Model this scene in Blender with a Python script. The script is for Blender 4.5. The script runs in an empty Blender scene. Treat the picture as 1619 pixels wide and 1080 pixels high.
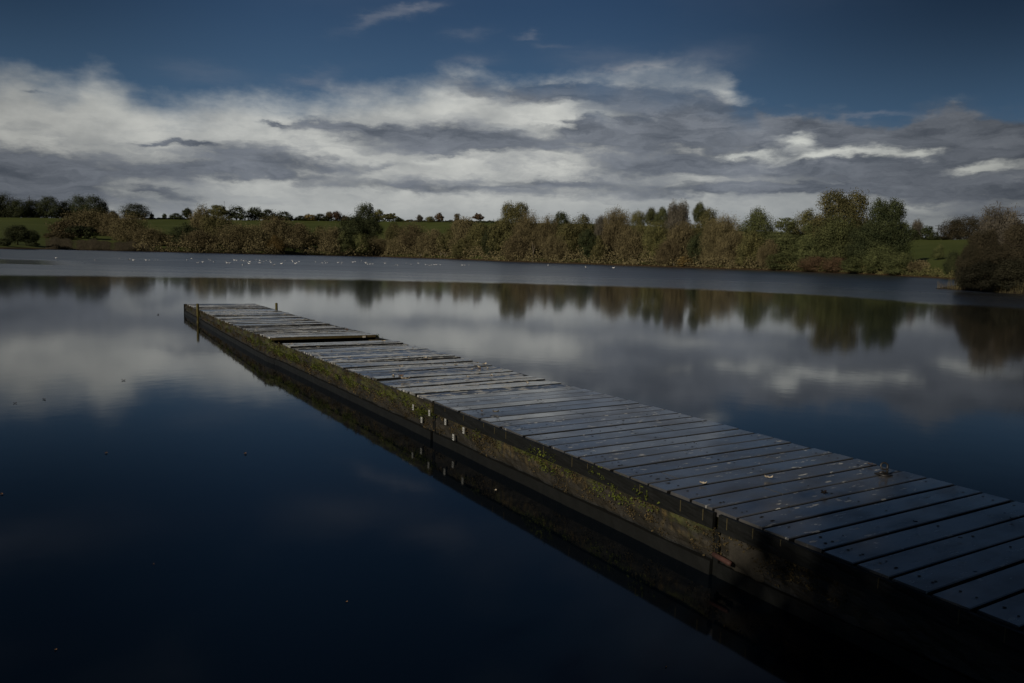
import bpy, bmesh, math, random
import numpy as np
from mathutils import Vector, Matrix, Euler

# ------------------------------------------------------------------ camera, sky, sun, exposure
SC = bpy.context.scene
COL = SC.collection
PW, PH, F, CH = 1619.0, 1080.0, 1249.08, 2.0
TILT = math.radians(6.1145)            # looking slightly down
ROLL = math.radians(1.517)             # the photographer's horizon leans a little
cam_d = bpy.data.cameras.new('camera')
cam = bpy.data.objects.new('camera', cam_d)
COL.objects.link(cam)
cam.location = (0, 0, CH)
cam.rotation_euler = (Matrix.Rotation(math.pi / 2 - TILT, 3, 'X') @ Matrix.Rotation(ROLL, 3, 'Z')).to_euler()
cam_d.sensor_width = 36.0
cam_d.lens = 36.0 * F / PW
cam_d.clip_start = 0.05
cam_d.clip_end = 6000
SC.camera = cam
SC.view_settings.view_transform = 'Standard'
SC.view_settings.look = 'None'
SC.view_settings.gamma = 1.0
SC.view_settings.exposure = -0.5
SUN_AZ, SUN_EL = 221.0, 24.0

def ray(px, py):
    a = (px - PW / 2) / F
    b = (PH / 2 - py) / F
    u = a * math.cos(ROLL) - b * math.sin(ROLL)
    v = a * math.sin(ROLL) + b * math.cos(ROLL)
    return (u, math.cos(TILT) + v * math.sin(TILT), -math.sin(TILT) + v * math.cos(TILT))

def on_z(px, py, z):                      # pixel ray meets a level plane
    d = ray(px, py)
    t = (z - CH) / d[2]
    return Vector((d[0] * t, d[1] * t, z))

def at_depth(px, py, Y):                  # pixel ray at a distance Y ahead
    d = ray(px, py)
    t = Y / d[1]
    return Vector((d[0] * t, Y, CH + d[2] * t))

def hor(px):                              # image row of the horizon
    return 406.15 + (px - 810) * .02648

def cx(px, Y):                            # sideways place of image column px at distance Y
    d = ray(px, hor(px))
    return d[0] / d[1] * Y

def azel(px, py):
    d = ray(px, py)
    return math.degrees(math.atan2(d[0], d[1])), math.degrees(math.atan2(d[2], math.hypot(d[0], d[1])))

class NT:
    """small helper for writing node graphs"""
    def __init__(s, tree):
        s.t = tree
        s.n = tree.nodes
    def node(s, kind, **kw):
        n = s.n.new(kind)
        for k, v in kw.items():
            setattr(n, k, v)
        return n
    def put(s, sock, v):
        if isinstance(v, bpy.types.NodeSocket):
            s.t.links.new(v, sock)
        elif v is not None:
            sock.default_value = v
    def m(s, op, a, b=None, c=None, clamp=False):
        n = s.node('ShaderNodeMath', operation=op, use_clamp=clamp)
        s.put(n.inputs[0], a); s.put(n.inputs[1], b); s.put(n.inputs[2], c)
        return n.outputs[0]
    def v(s, op, a, b=None):
        n = s.node('ShaderNodeVectorMath', operation=op)
        s.put(n.inputs[0], a)
        if b is not None: s.put(n.inputs[1], b)
        return n.outputs['Value'] if op in ('DOT_PRODUCT', 'LENGTH') else n.outputs[0]
    def comb(s, x, y, z):
        n = s.node('ShaderNodeCombineXYZ')
        for i, q in enumerate((x, y, z)): s.put(n.inputs[i], q)
        return n.outputs[0]
    def sep(s, v):
        n = s.node('ShaderNodeSeparateXYZ'); s.put(n.inputs[0], v)
        return n.outputs
    def noise(s, vec, scale, detail=3, rough=.5, dist=0.0, col=False):
        n = s.node('ShaderNodeTexNoise')
        s.put(n.inputs['Vector'], vec); s.put(n.inputs['Scale'], scale)
        s.put(n.inputs['Detail'], detail); s.put(n.inputs['Roughness'], rough); s.put(n.inputs['Distortion'], dist)
        return n.outputs['Color'] if col else n.outputs['Fac']
    def step(s, x, a, b):                 # smooth 0..1 between a and b
        n = s.node('ShaderNodeMapRange', interpolation_type='SMOOTHSTEP')
        s.put(n.inputs[0], x); n.inputs[1].default_value = a; n.inputs[2].default_value = b
        return n.outputs[0]
    def mix(s, f, a, b):
        n = s.node('ShaderNodeMix', data_type='RGBA')
        s.put(n.inputs['Factor'], f)
        ca, cb = n.inputs[6], n.inputs[7]
        s.put(ca, (*a, 1) if isinstance(a, tuple) else a)
        s.put(cb, (*b, 1) if isinstance(b, tuple) else b)
        return n.outputs[2]
    def ramp(s, f, stops):
        n = s.node('ShaderNodeValToRGB'); s.put(n.inputs[0], f)
        e = n.color_ramp.elements
        while len(e) < len(stops): e.new(0.5)
        for q, (p, c) in zip(e, stops):
            q.position = p; q.color = (*c, 1)
        return n.outputs[0]
    def curve(s, x, pts):
        n = s.node('ShaderNodeFloatCurve'); s.put(n.inputs['Value'], x)
        c = n.mapping.curves[0]
        while len(c.points) < len(pts): c.points.new(0.5, 0.5)
        for q, (a, b) in zip(c.points, pts): q.location = (a, b)
        n.mapping.update()
        return n.outputs[0]

world = bpy.data.worlds.new('World')
SC.world = world
world.use_nodes = True
w = NT(world.node_tree)
w.n.clear()
SKY_STRENGTH = 0.10
CLOUD_GAIN = 2.25 / SKY_STRENGTH           # cloud radiances below are written as they look at exposure 0
tc = w.node('ShaderNodeTexCoord')
D = w.v('NORMALIZE', tc.outputs['Generated'])
dx, dy, dz = w.sep(D)
AZ = w.m('MULTIPLY', w.m('ARCTAN2', dx, dy), 57.2958)
EL = w.m('MULTIPLY', w.m('ARCSINE', dz), 57.2958)
sky = w.node('ShaderNodeTexSky', sky_type='NISHITA', sun_disc=False)
sky.sun_elevation = math.radians(SUN_EL)
sky.sun_rotation = math.radians(SUN_AZ)
sky.air_density = 1.0; sky.dust_density = 0.3; sky.ozone_density = 2.0
p0 = w.comb(w.m('MULTIPLY', AZ, .10), w.m('MULTIPLY', EL, .34), 0.0)
n1 = w.noise(p0, 1.6, 6, .58, 0, True)
n1v = w.v('SUBTRACT', n1, (0.5, 0.5, 0.5))
nx, ny, nz = w.sep(n1v)
wAZ = w.m('ADD', AZ, w.m('MULTIPLY', nx, 5.0))
wEL = w.m('ADD', EL, w.m('MULTIPLY', ny, 2.2))
n2 = w.v('SUBTRACT', w.noise(w.comb(w.m('MULTIPLY', AZ, .55), w.m('MULTIPLY', EL, 1.3), 9.0), 1.0, 5, .6, 0, True), (0.5, 0.5, 0.5))
mx, my, mz = w.sep(n2)
wAZ = w.m('ADD', wAZ, w.m('MULTIPLY', mx, 2.2)); wEL = w.m('ADD', wEL, w.m('MULTIPLY', my, .9))
P2 = w.comb(wAZ, wEL, 0.0)
# top edge of the cloud bank by azimuth
top = [(-900, 120), (-200, 100), (0, 106), (42, 106), (70, 124), (110, 124), (150, 112), (185, 120), (215, 140), (250, 158), (300, 156),
       (345, 146), (400, 150), (470, 152), (540, 148), (610, 137), (680, 124), (740, 114), (800, 126), (860, 122), (920, 112),
       (1000, 104), (1060, 103), (1110, 102), (1142, 110), (1160, 138), (1178, 166), (1250, 176), (1320, 188), (1400, 198), (1450, 184),
       (1500, 174), (1570, 182), (1640, 186), (1800, 190), (2600, 150)]
AR = 50.0
pts = []
for px, py in top:
    a, e = azel(px, py)
    pts.append(((a + AR) / (2 * AR), e / 25.0))
T = w.m('MULTIPLY', w.curve(w.m('DIVIDE', w.m('ADD', w.m('ADD', AZ, w.m('MULTIPLY', nx, 3.0)), AR), 2 * AR), pts), 25.0)
puff = w.m('SUBTRACT', w.noise(w.comb(w.m('MULTIPLY', AZ, .30), w.m('MULTIPLY', EL, .42), 21.0), 1.0, 5, .55), .5)
edge = w.m('SUBTRACT', w.m('ADD', w.m('ADD', T, w.m('MULTIPLY', ny, 1.6)), w.m('MULTIPLY', puff, 2.6)), EL)
haze_top = w.m('MULTIPLY', w.m('MULTIPLY', w.step(AZ, 2.0, 6.0), w.step(AZ, 15.5, 13.5)), .45)
bank = w.m('MAXIMUM', w.step(w.m('ADD', edge, w.m('MULTIPLY', my, 1.2)), -0.9, 2.3), w.m('MULTIPLY', w.step(edge, -.25, .45), w.step(AZ, 15.5, 17.0)))
def blobs(lst, P):
    acc = None
    for cx, cy, rx, ry, a, *k in lst:
        ac, ec = azel(cx, cy)
        rx_ = rx / F * 57.3; ry_ = ry / F * 57.3
        d = w.v('SUBTRACT', P, (ac, ec, 0))
        if k:                               # tilted streak: rise per run
            sx, sy, _ = w.sep(d)
            d = w.comb(sx, w.m('SUBTRACT', sy, w.m('MULTIPLY', sx, k[0])), 0.0)
        d = w.v('MULTIPLY', d, (1 / rx_, 1 / ry_, 0))
        g = w.m('EXPONENT', w.m('MULTIPLY', w.v('DOT_PRODUCT', d, d), -1.0))
        acc = w.m('MULTIPLY', g, a) if acc is None else w.m('MULTIPLY_ADD', g, a, acc)
    return acc
dark = [(700, 292, 520, 24, .22), (1200, 280, 420, 26, .25), (880, 146, 80, 13, .75), (1010, 150, 130, 14, .75), (1120, 168, 60, 14, .9), (150, 312, 260, 18, .35), (60, 262, 170, 26, .8), (-20, 300, 140, 30, .7), (390, 240, 95, 20, .9), (300, 268, 90, 12, .6), (450, 272, 90, 9, .6), (545, 200, 80, 8, .8), (700, 212, 170, 18, 1.1),
        (760, 232, 150, 14, .9), (520, 258, 110, 9, .6), (745, 132, 60, 13, .75), (700, 296, 210, 9, .6), (930, 158, 130, 14, .7), (930, 200, 70, 9, .7),
        (1010, 212, 90, 20, .9), (1100, 205, 150, 22, 1.1), (1240, 186, 90, 13, 1.3), (1195, 172, 60, 9, 1.2), (1060, 178, 90, 9, .5), (1060, 262, 150, 15, .9), (1230, 236, 30, 14, .8), (1340, 196, 100, 15, 1.2),
        (1500, 210, 120, 34, 2.6), (1610, 215, 100, 28, 2.2), (1380, 205, 90, 18, 1.2), (1340, 262, 110, 15, 1.1), (1180, 300, 190, 9, .8), (1450, 290, 190, 9, .9), (1600, 300, 160, 12, 1.0),
        (880, 286, 110, 6, .6), (1590, 335, 140, 10, .6), (300, 224, 34, 4, .9), (252, 224, 20, 3, .8), (432, 193, 18, 3, .9), (60, 146, 12, 3, .6), (1140, 240, 120, 20, .7),
        (240, 302, 24, 5, .5), (285, 310, 30, 8, .5), (1280, 300, 60, 8, .5), (1700, 240, 200, 60, 1.0), (-200, 260, 200, 60, .8)]
light = [(1280, 238, 130, 20, .45), (1560, 268, 110, 14, .3), (185, 160, 34, 26, .55), (60, 160, 90, 34, .35), (330, 205, 120, 30, .18), (650, 170, 110, 18, .5), (820, 205, 60, 8, .8), (950, 188, 90, 7, .7), (1168, 242, 46, 6, 1.1),
         (1275, 222, 26, 12, 1.0), (1300, 248, 50, 6, 1.1), (1375, 240, 40, 6, 1.0), (1450, 243, 34, 7, 1.4), (1590, 266, 60, 7, .6), (1540, 270, 30, 5, .8), (1440, 322, 34, 6, .9),
         (690, 255, 50, 5, .7), (600, 252, 60, 5, .5), (1300, 285, 80, 4, .5), (940, 320, 120, 5, .4), (610, 300, 60, 5, .35), (420, 315, 160, 12, .3), (810, 300, 40, 3, .4)]
fine = w.noise(w.comb(w.m('MULTIPLY', wAZ, .22), w.m('MULTIPLY', wEL, 1.0), 3.0), 1.0, 7, .6)
fine2 = w.noise(w.comb(w.m('MULTIPLY', AZ, .42), w.m('MULTIPLY', EL, .95), 5.0), 1.0, 6, .6)
fineC = w.m('ADD', w.m('SUBTRACT', fine, .5), w.m('MULTIPLY', w.m('SUBTRACT', fine2, .5), .55))
dk = w.step(w.m('ADD', blobs(dark, P2), w.m('MULTIPLY', fineC, 1.7)), .0, 1.02)
lt = w.step(w.m('ADD', blobs(light, P2), w.m('MULTIPLY', fineC, 1.7)), .20, 1.7)
billow = w.noise(w.comb(w.m('MULTIPLY', AZ, .12), w.m('MULTIPLY', EL, .22), 7.0), 1.3, 5, .55)
base = w.mix(w.step(billow, .3, .7), (.215, .224, .223), (.365, .37, .350))
base = w.mix(w.m('MULTIPLY', w.step(fine2, .42, .68), .30), base, (.42, .425, .40))
base = w.mix(w.m('MULTIPLY', w.step(w.m('SUBTRACT', EL, w.m('MULTIPLY', w.step(AZ, -6.0, 16.0), 1.5)), 6.0, 0.6), .80), base, (.145, .16, .172))
cl = w.mix(dk, base, w.mix(w.step(fine, .25, .70), (.050, .059, .074), (.118, .130, .150)))
cl = w.mix(lt, cl, (.385, .395, .37))
# thin wisps above the bank
wisp = blobs([(610, 32, 50, 8, .55, .30), (655, 14, 40, 5, .55, .15), (735, 52, 24, 8, .3), (832, 58, 20, 4, .4), (745, 96, 36, 9, .3, .1), (1000, 106, 46, 4, .7, .15),
              (950, 98, 60, 16, .25), (1120, 92, 60, 20, .25), (500, 128, 40, 9, .3, .3), (540, 140, 60, 10, .3), (1380, 180, 50, 4, .5), (880, 72, 30, 4, .25),
              (330, 120, 60, 12, .2), (-150, -160, 200, 30, .25), (560, -40, 90, 22, .30), (700, -80, 60, 16, .25)], P2)
high = w.m('MULTIPLY', w.step(w.noise(w.comb(w.m('MULTIPLY', AZ, .05), w.m('MULTIPLY', EL, .11), 11.0), 1.2, 4, .5), .48, .8),
           w.m('MULTIPLY', w.step(EL, 14.0, 22.0), .28))
wm = w.m('MINIMUM', w.m('ADD', w.m('MULTIPLY', wisp, w.m('ADD', .5, fine)), high), 1.0)
# clear blue: the physical sky, deepened to the right and far left where this sky is darkest
side = w.m('MAXIMUM', w.step(AZ, 2.0, 32.0), w.m('MULTIPLY', w.step(AZ, -14.0, -34.0), .75))
up = w.step(EL, 6.0, 17.0)
deep = w.m('SUBTRACT', 1.0, w.m('MULTIPLY', side, w.m('MULTIPLY_ADD', up, .42, .20)))
deep = w.m('MULTIPLY', deep, w.m('SUBTRACT', 1.0, w.m('MULTIPLY', w.step(EL, 15.0, 42.0), .55)))
blue = w.v('MULTIPLY', sky.outputs[0], (.40, .44, .50))
own = w.v('MULTIPLY', w.mix(w.step(EL, 6.0, 19.0), (.110, .225, .385), (.038, .092, .200)), (.78 / SKY_STRENGTH,) * 3)
blue = w.mix(.88, blue, own)
blue = w.v('MULTIPLY', blue, w.comb(deep, deep, deep))
wc = w.v('MULTIPLY', w.comb(.115, .125, .15), (CLOUD_GAIN,) * 3)
blue = w.mix(w.m('MULTIPLY', wm, .8), blue, wc)
clg = w.v('MULTIPLY', cl, (CLOUD_GAIN,) * 3)
cside = w.m('SUBTRACT', 1.0, w.m('MULTIPLY', w.m('MAXIMUM', w.step(AZ, 14.0, 34.0), w.m('MULTIPLY', w.step(AZ, -18.0, -34.0), .8)), .38))
clg = w.v('MULTIPLY', clg, w.comb(cside, cside, cside))
bank = w.m('MULTIPLY', bank, w.m('SUBTRACT', 1.0, w.m('MULTIPLY', haze_top, w.step(edge, 4.0, 1.0))))
allsky = w.mix(bank, blue, clg)
bg = w.node('ShaderNodeBackground')
w.put(bg.inputs[0], allsky)
bg.inputs[1].default_value = SKY_STRENGTH
wo = w.node('ShaderNodeOutputWorld')
w.t.links.new(bg.outputs[0], wo.inputs[0])

sun_d = bpy.data.lights.new('sun', 'SUN')
sun_d.energy = 4.8
sun_d.angle = math.radians(0.5)
sun_d.color = (1.0, 0.89, 0.74)
sun = bpy.data.objects.new('sun', sun_d)
COL.objects.link(sun)
sa, se = math.radians(SUN_AZ), math.radians(SUN_EL)
SUNV = Vector((math.sin(sa) * math.cos(se), math.cos(sa) * math.cos(se), math.sin(se)))
sun.rotation_euler = SUNV.to_track_quat('Z', 'Y').to_euler()
sun.location = (-10, -20, 20)

# ------------------------------------------------------------------ helpers
def tag(o, label=None, cat=None, group=None, kind=None):
    if label: o['label'] = label
    if cat: o['category'] = cat
    if group: o['group'] = group
    if kind: o['kind'] = kind
    return o

def link(name, me, mat=None, parent=None):
    o = bpy.data.objects.new(name, me)
    COL.objects.link(o)
    if mat:
        for m in (mat if isinstance(mat, (list, tuple)) else [mat]): me.materials.append(m)
    if parent: o.parent = parent
    return o

def empty(name, loc=(0, 0, 0), rz=0.0):
    o = bpy.data.objects.new(name, None)
    COL.objects.link(o)
    o.location = loc; o.rotation_euler = (0, 0, rz)
    o.empty_display_size = .2
    return o

def mesh_np(name, V, Fc, smooth=False, mi=None):
    me = bpy.data.meshes.new(name)
    me.from_pydata([tuple(v) for v in V], [], [tuple(f) for f in Fc])
    if smooth: me.polygons.foreach_set('use_smooth', [True] * len(me.polygons))
    if mi is not None: me.polygons.foreach_set('material_index', mi)
    me.update()
    return me

class MB:
    def __init__(s):
        s.V = []; s.F = []; s.M = []
    def add(s, V, Fc, mi=0):
        b = len(s.V); s.V += [tuple(v) for v in V]; s.F += [tuple(i + b for i in f) for f in Fc]; s.M += [mi] * len(Fc)
    def box(s, x0, x1, y0, y1, z0, z1, mi=0, f=None):
        V = [(x0, y0, z0), (x1, y0, z0), (x1, y1, z0), (x0, y1, z0), (x0, y0, z1), (x1, y0, z1), (x1, y1, z1), (x0, y1, z1)]
        if f: V = [f(v) for v in V]
        s.add(V, [(0, 3, 2, 1), (4, 5, 6, 7), (0, 1, 5, 4), (1, 2, 6, 5), (2, 3, 7, 6), (3, 0, 4, 7)], mi)
    def tube(s, pts, rad, n=8, mi=0, cap=True):
        rings = []
        for i, p in enumerate(pts):
            p = Vector(p)
            a = Vector(pts[max(i - 1, 0)]); b = Vector(pts[min(i + 1, len(pts) - 1)])
            t = (b - a).normalized() if (b - a).length > 1e-9 else Vector((0, 0, 1))
            q = t.to_track_quat('Z', 'Y')
            r = rad[i] if isinstance(rad, (list, tuple)) else rad
            rings.append([p + q @ Vector((math.cos(k * 2 * math.pi / n) * r, math.sin(k * 2 * math.pi / n) * r, 0)) for k in range(n)])
        V = [v for rg in rings for v in rg]
        Fc = []
        for i in range(len(rings) - 1):
            for k in range(n):
                k2 = (k + 1) % n
                Fc.append((i * n + k, i * n + k2, (i + 1) * n + k2, (i + 1) * n + k))
        if cap:
            Fc.append(tuple(range(n - 1, -1, -1))); Fc.append(tuple((len(rings) - 1) * n + k for k in range(n)))
        s.add(V, Fc, mi)
    def build(s, name, mat, parent=None, smooth=False):
        return link(name, mesh_np(name, s.V, s.F, smooth, s.M), mat, parent)

def bevel(o, wd, seg=2):
    m = o.modifiers.new('bevel', 'BEVEL'); m.width = wd; m.segments = seg; m.limit_method = 'ANGLE'
    return o

def material(name):
    m = bpy.data.materials.new(name); m.use_nodes = True
    t = NT(m.node_tree)
    b = next(n for n in t.n if n.type == 'BSDF_PRINCIPLED')
    return m, t, b

def simple(name, col, rough=.6, spec=.5, var=.25, scale=8.0, metal=0.0, bump=0.0):
    m, t, b = material(name)
    g = t.node('ShaderNodeTexCoord')
    n = t.noise(g.outputs['Object'], scale, 4, .6)
    lo = tuple(c * (1 - var) for c in col); hi = tuple(min(1, c * (1 + var)) for c in col)
    t.put(b.inputs['Base Color'], t.mix(n, lo, hi))
    b.inputs['Roughness'].default_value = rough
    b.inputs['Specular IOR Level'].default_value = spec
    b.inputs['Metallic'].default_value = metal
    if bump:
        bp = t.node('ShaderNodeBump'); bp.inputs['Strength'].default_value = bump; bp.inputs['Distance'].default_value = .02
        t.put(bp.inputs['Height'], n); t.put(b.inputs['Normal'], bp.outputs[0])
    return m

# ------------------------------------------------------------------ shore, land, water
SHX = [-900, -200, 0, 99, 222, 300, 400, 500, 600, 700, 800, 924, 1047, 1200, 1329, 1440, 1500, 1640, 2000, 2400]
SHD = [225, 262, 281, 329, 358, 370, 392, 440, 470, 424, 345, 308, 270, 236, 209, 175, 152, 140, 120, 100]
def shore_Y(px):                          # depth of the waterline straight ahead of image column px
    return np.interp(px, SHX, SHD)
CRX = [-900, 0, 220, 400, 600, 770, 950, 1200, 1446, 1521, 1640, 2400]
CRD = [700, 620, 660, 700, 740, 640, 560, 450, 340, 320, 310, 300]
CRY = [330, 344, 346.5, 348, 350, 352, 354, 366, 379, 378.5, 380, 396]
OLD_S = np.interp(CRX, [-900, 0, 99, 222, 300, 400, 500, 600, 700, 800, 924, 1047, 1200, 1329, 1440, 1500, 1640], [484, 484, 394, 290, 240, 200, 178, 155, 131, 108, 94, 81.6, 70.4, 62.7, 56, 52, 47])
OLD_C = [760, 640, 600, 450, 340, 270, 215, 180, 150, 140, 135, 130]
def crest(px):
    Y = float(np.interp(px, CRX, CRD)); y = float(np.interp(px, CRX, CRY))
    return Y, at_depth(px, y, Y).z
def depth_scale(px):
    return (crest(px)[0] - float(shore_Y(px))) / float(np.interp(px, CRX, np.array(OLD_C) - OLD_S))
def land(px, Y):                          # height of the land at column px, depth Y
    ys = float(shore_Y(px)); yc, zc = crest(px)
    if Y <= ys: return .02
    t = (Y - ys) / (yc - ys)
    if t <= 1: return .15 + (zc - .15) * (t ** 1.05)
    return zc - (Y - yc) * .012
# land grid: fan of columns in front, swept right round behind the camera
V = []; Fc = []
cols = []
for px in np.concatenate([np.linspace(-900, 0, 10)[:-1], np.linspace(0, 1640, 110), np.linspace(1640, 2400, 9)[1:]]):
    ys = float(shore_Y(px)); yc, zc = crest(px)
    u = cx(px, 1.0)
    col = []
    Ys = [ys - 6, ys - 1.5, ys - .1, ys + .6, ys + 2] + [ys + (yc - ys) * k for k in (.1, .2, .3, .4, .5, .6, .7, .8, .9, .97, 1.0)] + [yc * 1.05, yc * 1.2, yc * 1.6, yc * 2.4, 4500]
    Zs = [-1.2, -.5, -.06, .16, .3]
    for i, Y in enumerate(Ys):
        z = Zs[i] if i < 5 else land(px, Y)
        if i == len(Ys) - 1: z = -20
        h = math.sin(px * .021 + Y * .05) * .12 + math.sin(px * .057 - Y * .11) * .06
        if i >= 5 and i < len(Ys) - 5: z += h * min(1, (yc / 300))
        col.append((u * Y, Y, z))
    cols.append(col)
# sides and behind: bank a few metres back of the camera
def ring_col(ang, r0):
    c, s_ = math.sin(ang), math.cos(ang)
    rs = [max(r0 - 6, .2), r0 - .5, r0 - .05, r0 + .5, r0 + 2] + [r0 + k for k in (4, 8, 12, 18, 25, 40, 60, 90, 130, 180, 240, 300, 420, 700, 1400, 4500)]
    zz = [-1.2, -.5, -.06, .16, .3] + [.45, .6, .8, 1.0, 1.3, 1.8, 2.4, 3.2, 4.2, 5.0, 6.0, 7.0, 6, 4, 0, -20]
    return [(c * r, s_ * r - 2.0, z) for r, z in zip(rs, zz)]
a_r = math.atan2(cx(2400, 1), 1); a_l = math.atan2(cx(-900, 1), 1)
sweep = []
N = 40
for i in range(1, N):
    a = a_r + (2 * math.pi + a_l - a_r) * i / N
    k = i / N
    r0 = 2.2 + 110 * max(0, 1 - k / .22) ** 2 + 330 * max(0, (k - .74) / .26) ** 2
    if .22 < k < .74: r0 = 2.2
    sweep.append(ring_col(a, r0))
allc = cols + sweep
n = len(allc[0])
for c in allc: V += c
m_ = len(allc)
for i in range(m_):
    j = (i + 1) % m_
    for k in range(n - 1):
        Fc.append((i * n + k, j * n + k, j * n + k + 1, i * n + k + 1))
gm, t, b = material('pasture')
g = t.node('ShaderNodeNewGeometry')
n_a = t.noise(g.outputs['Position'], .035, 5, .6)
n_b = t.noise(g.outputs['Position'], 1.2, 4, .6)
cgr = t.mix(t.step(n_a, .35, .65), (.040, .060, .011), (.058, .078, .018))
cgr = t.mix(t.m('MULTIPLY', n_b, .35), cgr, (.085, .070, .028))
pz = t.sep(g.outputs['Position'])[2]
cgr = t.mix(t.step(pz, .9, .25), cgr, (.045, .028, .014))
t.put(b.inputs['Base Color'], cgr); b.inputs['Roughness'].default_value = .95; b.inputs['Specular IOR Level'].default_value = .1
me = mesh_np('ground', V, Fc, True)
tag(link('ground', me, gm), 'green pasture fields rising behind the lake shore', kind='structure')

wm_, t, b = material('lake_water')
g = t.node('ShaderNodeNewGeometry')
px_, py_, pz_ = t.sep(g.outputs['Position'])
# wind-ruffled water lies beyond a line some 50 m ahead
u_ = t.m('DIVIDE', px_, t.m('MAXIMUM', py_, 1.0))
slow = t.noise(t.comb(t.m('MULTIPLY', px_, .02), t.m('MULTIPLY', py_, .05), 0.0), 1.0, 3, .5)
yl = []
for qx, qd in ((-300, 44), (0, 48.6), (200, 52), (400, 55), (600, 57), (800, 58), (1000, 57), (1200, 54), (1400, 46), (1500, 42.5), (1619, 39.5), (1900, 35)):
    yl.append(((cx(qx, 1.0) + 1) / 2, qd / 100))
bound = t.m('MULTIPLY', t.curve(t.m('DIVIDE', t.m('ADD', u_, 1.0), 2.0), yl), 100.0)
inv = t.m('DIVIDE', py_, bound)
inv = t.m('ADD', inv, t.m('MULTIPLY', t.m('SUBTRACT', slow, .5), .05))
ruf = t.step(inv, .97, 1.12)
ruf_full = t.step(inv, 1.1, 1.9)
# calm streak near the far left shore mirrors the dark field edge
calm = t.m('MULTIPLY', t.m('MULTIPLY', t.step(py_, 75.0, 80.0), t.step(py_, 106.0, 98.0)), t.step(u_, -.52, -.61))
ruf = t.m('MULTIPLY', ruf, t.m('SUBTRACT', 1.0, t.m('MULTIPLY', calm, .8)))
stre = t.noise(t.comb(t.m('MULTIPLY', px_, .012), t.m('MULTIPLY', py_, .14), 0.0), 1.0, 4, .55)
rg = t.m('MULTIPLY_ADD', ruf, t.m('MULTIPLY_ADD', ruf_full, .08, t.m('MULTIPLY_ADD', stre, .16, .09)), .057)
t.put(b.inputs['Roughness'], rg)
t.put(b.inputs['Base Color'], (.0007, .0024, .0050, 1))
t.put(b.inputs['IOR'], t.m('MULTIPLY_ADD', ruf, .55, 1.33))
bp1 = t.node('ShaderNodeBump'); bp1.inputs['Distance'].default_value = 1.0
fineN = t.noise(g.outputs['Position'], 3.0, 2, .5)
t.put(bp1.inputs['Height'], t.m('MULTIPLY', fineN, t.m('MULTIPLY_ADD', ruf, .014, .0008)))
bp1.inputs['Strength'].default_value = .6
t.put(b.inputs['Normal'], bp1.outputs[0])
V = []; Fc = []
bx = [-2600, -1200, -500, -200, -60, -10, 10, 60, 200, 500, 1200]; by = [-30, -5, 0, 10, 30, 60, 120, 300, 700, 1300]
for y in by:
    for x in bx: V.append((x, y, 0))
for j in range(len(by) - 1):
    for i in range(len(bx) - 1):
        q = j * len(bx) + i; Fc.append((q, q + 1, q + 1 + len(bx), q + len(bx)))
tag(link('water', mesh_np('water', V, Fc), wm_), 'still dark lake water with a wind ruffled band', kind='structure')

# ------------------------------------------------------------------ the jetty
J0 = Vector((2.29772, 3.36382, 0)); JD = Vector((-.5226, .85257, 0)).normalized(); JN = Vector((JD.y, -JD.x, 0))
JS = [-8, 0, 6.3, 12.1, 12.7, 17, 21, 24.4, 30]
JO = [0, 0, 0, 0, -.05, .08, .25, .38, .55]                # the far section bears a little to the right
def joff(s): return float(np.interp(s, JS, JO))
def deck_z(s):
    if s > 12.4: return float(np.interp(s, [12.6, 15, 18, 24.2], [.440, .388, .350, .302]))
    return float(np.interp(s, [-8, 0, 4, 6.22, 6.23, 12.1], [.424, .424, .424, .421, .412, .395]))
def J(s, wd, z): return J0 + JD * s + JN * (wd + joff(s)) + Vector((0, 0, z))
def jl(v): return J(v[0], v[1], v[2])                  # (s, w, z) -> world
def side_hit(px, py, wd=-.03):                         # pixel ray on the jetty's left face
    d = Vector(ray(px, py)); c = Vector((0, 0, CH))
    off = wd
    for _ in range(6):
        t_ = ((J0 + JN * off - c).dot(JN)) / d.dot(JN)
        p = c + d * t_
        s = (p - J0).dot(JD)
        off = wd + joff(s)
    return s, p.z
def deck_hit(px, py):
    z = .42
    for _ in range(5):
        p = on_z(px, py, z); s = (p - J0).dot(JD); z = deck_z(s)
    return s, (p - J0).dot(JN) - joff(s)

WD = 2.03
jet = empty('jetty', J(0, .9, 0))
tag(jet, 'long low timber jetty of wet grey planks with mossy sides running out into the lake', 'jetty')
def jparent(o):
    o.parent = jet; o.matrix_parent_inverse = Matrix.Translation(-jet.location); return o

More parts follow.
